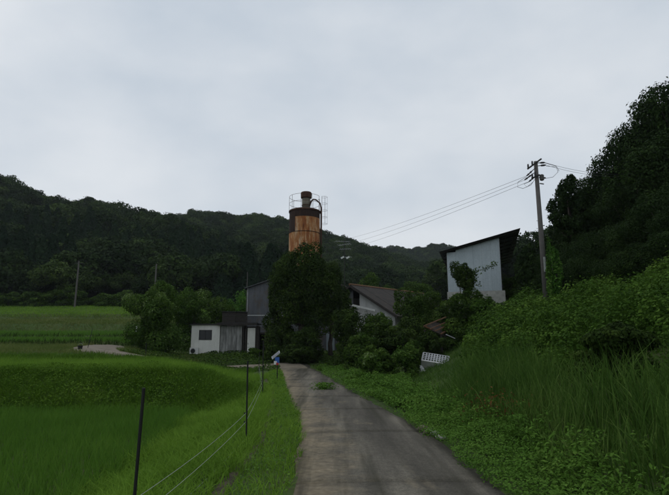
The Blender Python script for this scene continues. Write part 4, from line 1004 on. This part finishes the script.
# wooded slope: one built, the others copies
pr = []
for k in range(4):
    pr.append(tree('slope_tree', 'dense blackish green tree on the steep wooded slope', 'tree', (0, 0, 0), 8.0, 7.0, MAT['slope_leaf'], 70 + k, n=46000, leaf=.17, trunk_h=.06, n1=30, lobe=.30, group='trees on the steep wooded slope'))
spots = [(664, 84, 34), (648, 104, 36), (632, 128, 38), (617, 150, 40), (604, 168, 42), (592, 184, 42), (655, 140, 30), (636, 165, 32), (618, 190, 34), (600, 205, 35), (584, 205, 38),
         (668, 180, 26), (648, 205, 27), (628, 222, 28.5), (606, 230, 30), (585, 232, 31), (578, 240, 33), (663, 232, 22.5), (640, 244, 23.5), (615, 252, 26), (592, 255, 28), (572, 257, 29.5), (690, 120, 29), (690, 190, 23), (685, 60, 33), (556, 252, 33)]
first = [True] * 4
for k, (px, py, Y) in enumerate(spots):
    p_ = at(px, py, Y); g_ = hz(p_.x, Y) - .3; h_ = max(p_.z - g_, 1.8); s_ = h_ / 8.0; sx = max(min(s_ * 1.0, 1.05), .42) * random.uniform(.9, 1.15)
    i = k % 4
    if first[i]:
        pr[i].location = (p_.x, Y, g_); pr[i].scale = (sx, sx, s_); pr[i].rotation_euler = (0, 0, random.uniform(0, 6.28)); first[i] = False
    else: copy_thing(pr[i], (p_.x, Y, g_), random.uniform(0, 6.28), (sx, sx, s_))
# hedge at the foot of the hill beyond the terraces
hp = [tree('hedge_bush', 'rounded dark bush in the row at the foot of the hill beyond the terraces', 'bush', (0, 0, 0), 3.0, 5.0, MAT['shrub_leaf'], 90 + k, n=5000, leaf=.34, trunk_h=.02, n1=12, group='bushes at the foot of the hill') for k in range(3)]
for k, px in enumerate(range(-6, 300, 14)):
    Y = 101 + 3 * random.random(); p_ = at(px, 300, Y); s_ = random.uniform(.75, 1.25); loc = (p_.x, Y, hz(p_.x, Y) - .2)
    i = k % 3
    if k < 3: hp[i].location = loc; hp[i].scale = (s_, s_, s_)
    else: copy_thing(hp[i], loc, random.uniform(0, 6.28), (s_ * 1.1, s_, s_ * random.uniform(.8, 1.15)))
# dark bush in the vine bank
kr = np.random.default_rng(8); KC = []; KR = []
for q in range(330):
    x_ = kr.uniform(4.5, 18); y_ = kr.uniform(8, 36); s_ = x_ - float(toe(y_))
    if s_ < 2.2 or s_ > 12 or not inview(np.array([x_]), np.array([y_]), 0)[0] or (y_ > 19 and 334 + F_PX * x_ / y_ < 466): continue
    r1 = kr.uniform(.35, 1.15) * min(1, .35 + .16 * (s_ - 1.5)); c1 = np.array([x_, y_, hz(x_, y_) + r1 * .6 + .15]); KC.append(c1); KR.append(np.array([r1, r1, r1 * .75]))
    for j in range(5): d2 = unit(kr.normal(size=3)); d2[2] = abs(d2[2]) * .8; KC.append(c1 + d2 * r1 * .8); KR.append(np.full(3, r1 * kr.uniform(.25, .5)))
P, Nn = crown_cloud(kr, np.array(KC), np.array(KR), 150000, shell=.35, keep=.5, up=.6); KT = crown_cloud.tint
V, Fl = leaves(P, Nn, np.clip(.07 + .0032 * (P[:, 1] - 8), .065, .17), .8, .12, kr)
tag(np_obj('kudzu_mounds', V, Fl, MAT['kudzu'], tint=np.clip(KT * 1.1, 0, 1)), 'billowing kudzu mounds over the bank below the wooded slope', 'plants', kind='stuff')
tree_at('bank_bush', 'dark twiggy bush hollowed into the vine bank above the tall grass', 'bush', 612, 322, 11.5, 92, 'dark_leaf', 95, n=16000, leaf=.085, trunk_h=.02, n1=14, depth=1.6)

# ------------------------------------------------------------------ ground cover (stuff)
def bump_leaves(name, label, n, x0, x1, y0, y1, keep, mound, size, mat, aspect=.8, layers=.35, up=.55, tint=(.45, .22)):
    X = rng.uniform(x0, x1, n); Y = rng.uniform(y0, y1, n); k = keep(X, Y); X, Y = X[k], Y[k]
    hgt = lambda a_, b_: H(a_, b_) + mound(a_, b_); e = .12
    z = hgt(X, Y); gx_ = (hgt(X + e, Y) - z) / e; gy_ = (hgt(X, Y + e) - z) / e
    Nn = unit(np.stack([-gx_, -gy_, np.ones_like(z)], 1)); P = np.stack([X, Y, z], 1) - Nn * (layers * rng.random(len(z)) ** 2)[:, None]
    Nn = unit(Nn + rng.normal(size=Nn.shape) * .45 + np.array([0, 0, up - .35]))
    sz = size(X, Y) if callable(size) else size
    V, Fl = leaves(P, Nn, sz, aspect, .1)
    return tag(np_obj(name, V, Fl, mat, tint=np.clip(rng.normal(tint[0], tint[1], len(Fl)), 0, 1)), label, 'plants', kind='stuff')
off = lambda X, Y: X - xc(Y)
kud = lambda X, Y: np.clip((X - toe(Y) - 1.2) * .35, .15, 1) * (.02 + .9 * np.clip(fbm(X * .5, Y * .5, 3) - .3, 0, 1) + .4 * vn(X * 1.5, Y * 1.5) + .2 * vn(X * 3.7, Y * 3.7))
bump_leaves('kudzu_vines', 'kudzu vines smothering the bank below the wooded slope', 120000, 4.5, 26, 3, 52, lambda X, Y: (X - toe(Y) > 2.0 + 1.6 * (fbm(X * .4, Y * .4, 2) - .5)) & inview(X, Y, 150) & (X - toe(Y) < 16) & ~((Y > 19) & (334 + F_PX * X / Y < 462)), kud, lambda X, Y: np.clip(.07 + .0035 * (Y - 8), .07, .18), MAT['kudzu'], layers=.45)
low = lambda X, Y: .04 + .22 * fbm(X * 1.6, Y * 1.6, 3) + .55 * np.clip(fbm(X * 1.1 + 5, Y * 1.1, 2) - .45, 0, 1) * np.clip((off(X, Y) - HALF) * 1.2, 0, 1)
bump_leaves('verge_weeds', 'low bright green weeds along the right edge of the road', 80000, 1.0, 5, 1.5, 13, lambda X, Y: (off(X, Y) > HALF - .30 + .34 * fbm(Y * 1.5, X * .3, 2)) & (X < toe(Y) + .35) & inview(X, Y, 260), low, .036, MAT['weeds'], layers=.14)
herb = lambda X, Y: .1 + .75 * np.clip(fbm(X * .9 + 7, Y * .9, 3) - .25, 0, 1)
bump_leaves('roadside_herbs', 'leafy yellowish herbs on the right verge near the road bend', 52000, -2, 5.5, 13, 38, lambda X, Y: (off(X, Y) > HALF - .30 + .5 * fbm(Y * .8, X * .3, 2)) & (X < toe(Y) + .6) & ~((Y > 19) & (334 + F_PX * X / Y > 408)), herb, .07, MAT['weeds'], layers=.3, tint=(.4, .25))
bump_leaves('yard_weeds', 'low weeds covering the yard in front of the buildings', 30000, -16, 5, 36, 50, lambda X, Y: ~((off(X, Y) < HALF + .1) & (off(X, Y) > -HALF) & (Y < 42.5)) & (track_dist(X, Y) > 1.6), lambda X, Y: .05 + .5 * np.clip(fbm(X * .8, Y * .8, 2) - .3, 0, 1), .16, MAT['shrub_leaf'], layers=.2)
bump_leaves('left_verge_weeds', 'leafy weeds mixed in the grass strip left of the road', 11000, -3.6, -.2, 3.5, 34, lambda X, Y: (off(X, Y) < -HALF + .1 - .15 * fbm(Y * 2, 1, 2)) & (X > FX(Y) + .22), lambda X, Y: .04 + .2 * fbm(X * 2, Y * 2, 2), lambda X, Y: 0.03 + .0014 * Y, MAT['weeds'], layers=.1)
bump_leaves('bank_weeds', 'broad leaved weeds on the bank above the paddy', 40000, -26, -2.5, 16.6, 22, lambda X, Y: inview(X, Y) & (rng.random(len(X)) < .8), lambda X, Y: .08 + .35 * fbm(X * 1.1, Y * 1.1, 2), 0.06, MAT['bank_leaf'], layers=.25, tint=(.4, .25))
# tuft of weeds growing out of the road
tu = at(324, 388, 22.5); n_ = 500; P = np.stack([tu.x + rng.normal(size=n_) * .22, 22.5 + rng.normal(size=n_) * .25, np.full(n_, .03) + .26 * rng.random(n_)], 1)
V, Fl = leaves(P, unit(rng.normal(size=P.shape) * .6 + np.array([0, 0, 1])), .10, .5, .1); tag(np_obj('road_weed', V, Fl, MAT['weeds'], tint=rng.random(n_) * .6), 'tuft of weeds growing out of the road surface', 'weed')

# rice in the near paddy, in rows
def paddy(name, label, x0, x1, y0, y1, dx, dy, per, h, wdt, mat, keep, jit=.03):
    xs = np.arange(x0, x1, dx); ys_ = np.arange(y0, y1, dy); X, Y = [q.ravel() for q in np.meshgrid(xs, ys_)]
    X = X + rng.normal(size=X.shape) * jit; Y = Y + rng.normal(size=Y.shape) * jit
    k = keep(X, Y); X, Y = X[k], Y[k]; X = np.repeat(X, per) + rng.normal(size=len(X) * per) * dx * .16; Y = np.repeat(Y, per) + rng.normal(size=len(Y) * per) * dx * .16
    P = np.stack([X, Y, H(X, Y) - .02], 1); n = len(P)
    return grass(name, label, P, h * (.75 + .4 * rng.random(n)), wdt, .12 + .4 * rng.random(n), mat, 2, 'rice')
edge = lambda Y: np.interp(Y, [0, 17], [-2.6, -4.3])
paddy('rice_paddy', 'young rice standing in the paddy beside the fence', -26, -2.3, 3.2, 16.9, .21, .24, 13, .52, .014, MAT['rice'], lambda X, Y: (X < edge(Y)) & inview(X, Y, 30))
def lgrass(name, label, n, x0, x1, y0, y1, keep, h, wdt, bend, mat, segs=2, dirs=None):
    P = scatter(n, x0, x1, y0, y1, keep); k = len(P); hh = h * (.55 + .75 * rng.random(k)) * (.7 + .6 * fbm(P[:, 0] * .9, P[:, 1] * .9, 2)) 
    return grass(name, label, P, hh, wdt, bend * (.5 + rng.random(k)), mat, segs, 'grass')
lgrass('paddy_edge_grass', 'bright grass on the slope between fence and paddy', 60000, -6, -1.2, 3, 24, lambda X, Y: (X > edge(Y) - .25) & (X < FX(Y) + .10 + .14 * (fbm(Y * 1.3, 8, 2) - .5)) & inview(X, Y, 20), .34, .014, .8, MAT['grass'])
lgrass('verge_grass', 'short bright grass strip between fence and road', 60000, -4.5, .2, 3, 36, lambda X, Y: (off(X, Y) < -HALF + .12 - .22 * fbm(Y * 1.6, 2, 2)) & (X > FX(Y) + .16 + .22 * (fbm(Y * 1.3, 3, 2) - .5)) & inview(X, Y, 20), .22, .012, .8, MAT['grass'])
lgrass('bank_grass', 'uneven grass on the bank behind the paddy', 60000, -27, -3, 16.7, 21, lambda X, Y: inview(X, Y, 20), .40, .017, .7, MAT['bank_grass'])
lgrass('meadow_grass', 'smooth bright green grass on the terrace above the bank', 70000, -34, -3.6, 19.5, 30, lambda X, Y: inview(X, Y, 20), .38, .02, .5, MAT['grass'])
lgrass('rough_grass', 'darker rough grass along the front of the dirt track', 30000, -40, -5, 29.5, 35, lambda X, Y: inview(X, Y, 20) & (Y < np.interp(X, [-40, -18, -13, -9, -5.5], [35, 33.2, 32.4, 34, 37])), .32, .03, .6, MAT['bank_grass'])
lgrass('dry_meadow_grass', 'tan tinged grass beside the dirt track', 34000, -46, -10, 34.5, 48, lambda X, Y: inview(X, Y, 20) & (track_dist(X, Y) > 1.55), .28, .035, .6, MAT['tan_grass'])
# terraces farther up
lgrass('terrace_edge_grass', 'dark grass lines on the low steps between the rice terraces', 26000, -75, -16, 46.4, 59, lambda X, Y: inview(X, Y, 20) & ((np.abs(Y - 47.5) < .7) | (np.abs(Y - 57.5) < .7) | (np.abs(Y - 52.3) < .35)), .5, .06, .4, MAT['dark_leaf'])
paddy('terrace_rice', 'dark green rice in rows on the lower terrace', -64, -17, 48.5, 57, .45, .45, 7, .55, .04, MAT['rice'], lambda X, Y: inview(X, Y, 20))
paddy('terrace_rice', 'green rice in rows on the middle terrace', -72, -19, 58.5, 69, .5, .5, 7, .55, .045, MAT['rice'], lambda X, Y: inview(X, Y, 20))
lgrass('terrace_bank_grass', 'tan grass on the steep banks between the terraces', 40000, -90, -20, 68.5, 84, lambda X, Y: inview(X, Y, 20), .36, .06, .6, MAT['tan_grass'])
lgrass('upper_field_grass', 'light green grass on the uppermost field below the hill', 45000, -112, -22, 83, 106, lambda X, Y: inview(X, Y, 20), .34, .07, .6, MAT['grass'])
lgrass('bank_foot_grass', 'short grass round the tipped crate', 26000, 1.5, 12, 17, 46, lambda X, Y: (off(X, Y) > HALF + .4) & (334 + F_PX * X / Y > 395) & (334 + F_PX * X / Y < 490), .32, .02, .7, MAT['tall_grass'])
lgrass('fence_dead_grass', 'brown dead grass and litter along the foot of the fence', 16000, -5, -1.0, 3, 34, lambda X, Y: np.abs(X - FX(Y) - .1) < .16 + .003 * Y, .09, .012, 1.3, MAT['dry'])
lgrass('road_edge_dead_grass', 'scraps of dry grass along the road margins', 7000, -4, 3.2, 3.5, 40, lambda X, Y: np.abs(np.abs(off(X, Y)) - HALF - .03) < .10, .07, .01, 1.3, MAT['dry'])
# tall grass on the right
n_ = 60000; X = rng.uniform(1.5, 12, n_); Y = 1.0 + 29 * rng.random(n_) ** 1.35
k = (X - toe(Y) > .15 + .7 * (fbm(X, Y * .7, 2) - .3)) & (X - toe(Y) < 2.5 + 2 * (fbm(X * .5 + 3, Y * .5, 2) - .5)) & inview(X, Y, 260); X, Y = X[k], Y[k]; k = len(X)
c_ = (vn(X * 2.3 + 5, Y * 2.3) > .16) & ~((Y > 17) & (334 + F_PX * X / Y < 462) & (334 + F_PX * X / Y > 395)); X, Y = X[c_], Y[c_]; k = len(X)
P = np.stack([X, Y, H(X, Y) - .03], 1); hh = (.75 + .65 * rng.random(k)) * (.5 + 1.0 * fbm(X * .9 + 9, Y * .9, 3)) * np.clip((X - toe(Y)) * .5 + .45, .4, 1.05)
grass('tall_grass', 'tall dark green grass on the bank right of the road', P, hh, .012 + .014 * rng.random(k), .12 + .55 * rng.random(k) ** 1.5, MAT['tall_grass'], 3, 'grass', tint=(.5, .32))
hr = np.random.default_rng(21); HP = []; HN = []; HT = []
for q in range(520):
    y_ = hr.uniform(5, 27); s_ = abs(hr.normal(0, .75)); x_ = float(xc(y_)) + HALF + .35 + s_
    if x_ - float(toe(y_)) > 1.6 or (y_ > 19 and 334 + F_PX * x_ / y_ > 420): continue
    h_ = hr.uniform(.18, .62) * min(1, .4 + s_); g_ = hz(x_, y_); n_ = int(26 + 60 * h_); u_ = hr.random(n_); ln = hr.normal(size=2) * .12; ta = hr.normal(.45, .22)
    a_ = hr.random(n_) * 6.283; rd = .05 + .13 * (1 - u_ * .7) * hr.random(n_)
    HP.append(np.stack([x_ + ln[0] * u_ + rd * np.cos(a_), y_ + ln[1] * u_ + rd * np.sin(a_), g_ + h_ * (.15 + .85 * u_)], 1))
    HN.append(unit(np.stack([np.cos(a_) * .5, np.sin(a_) * .5, np.ones(n_)], 1) + hr.normal(size=(n_, 3)) * .35)); HT.append(np.clip(ta + hr.normal(size=n_) * .12, 0, 1))
HP = np.concatenate(HP); V, Fl = leaves(HP, np.concatenate(HN), .055 + .0022 * HP[:, 1], .42, .1, hr)
tag(np_obj('upright_herbs', V, Fl, MAT['weeds'], tint=np.concatenate(HT)), 'knee high leafy herbs between the road edge and the tall grass', 'plants', kind='stuff')
# withered plants among the tall grass
wp = [at(x, y, Y) for x, y, Y in ((492, 410, 11.2), (505, 405, 11.6), (484, 402, 12), (515, 412, 10.6))]
P = np.concatenate([np.array([[p.x, p.y, hz(p.x, p.y) + .35]]) + rng.normal(size=(130, 3)) * np.array([.25, .25, .16]) for p in wp])
V, Fl = leaves(P, unit(rng.normal(size=P.shape) + np.array([0, 0, .6])), .07, .5, .1); tag(np_obj('withered_plants', V, Fl, MAT['rust_leaf'], tint=rng.random(len(Fl))), 'reddish withered leaves among the tall grass', 'plants', kind='stuff')

# ------------------------------------------------------------------ misty air
mh, th_, oh = new_mat('misty_air'); pv = th_.nodes.new('ShaderNodeVolumePrincipled')
pv.inputs['Color'].default_value = (0.86, 0.92, 1.0, 1); pv.inputs['Density'].default_value = 0.00014; pv.inputs['Anisotropy'].default_value = 0.0
th_.links.new(pv.outputs[0], oh.inputs['Volume'])
HAZE = MB().box(-950, 950, -520, 1450, -2.5, 150).build('haze', mh); tag(HAZE, 'thin pale mist in the valley air', 'haze', kind='stuff')
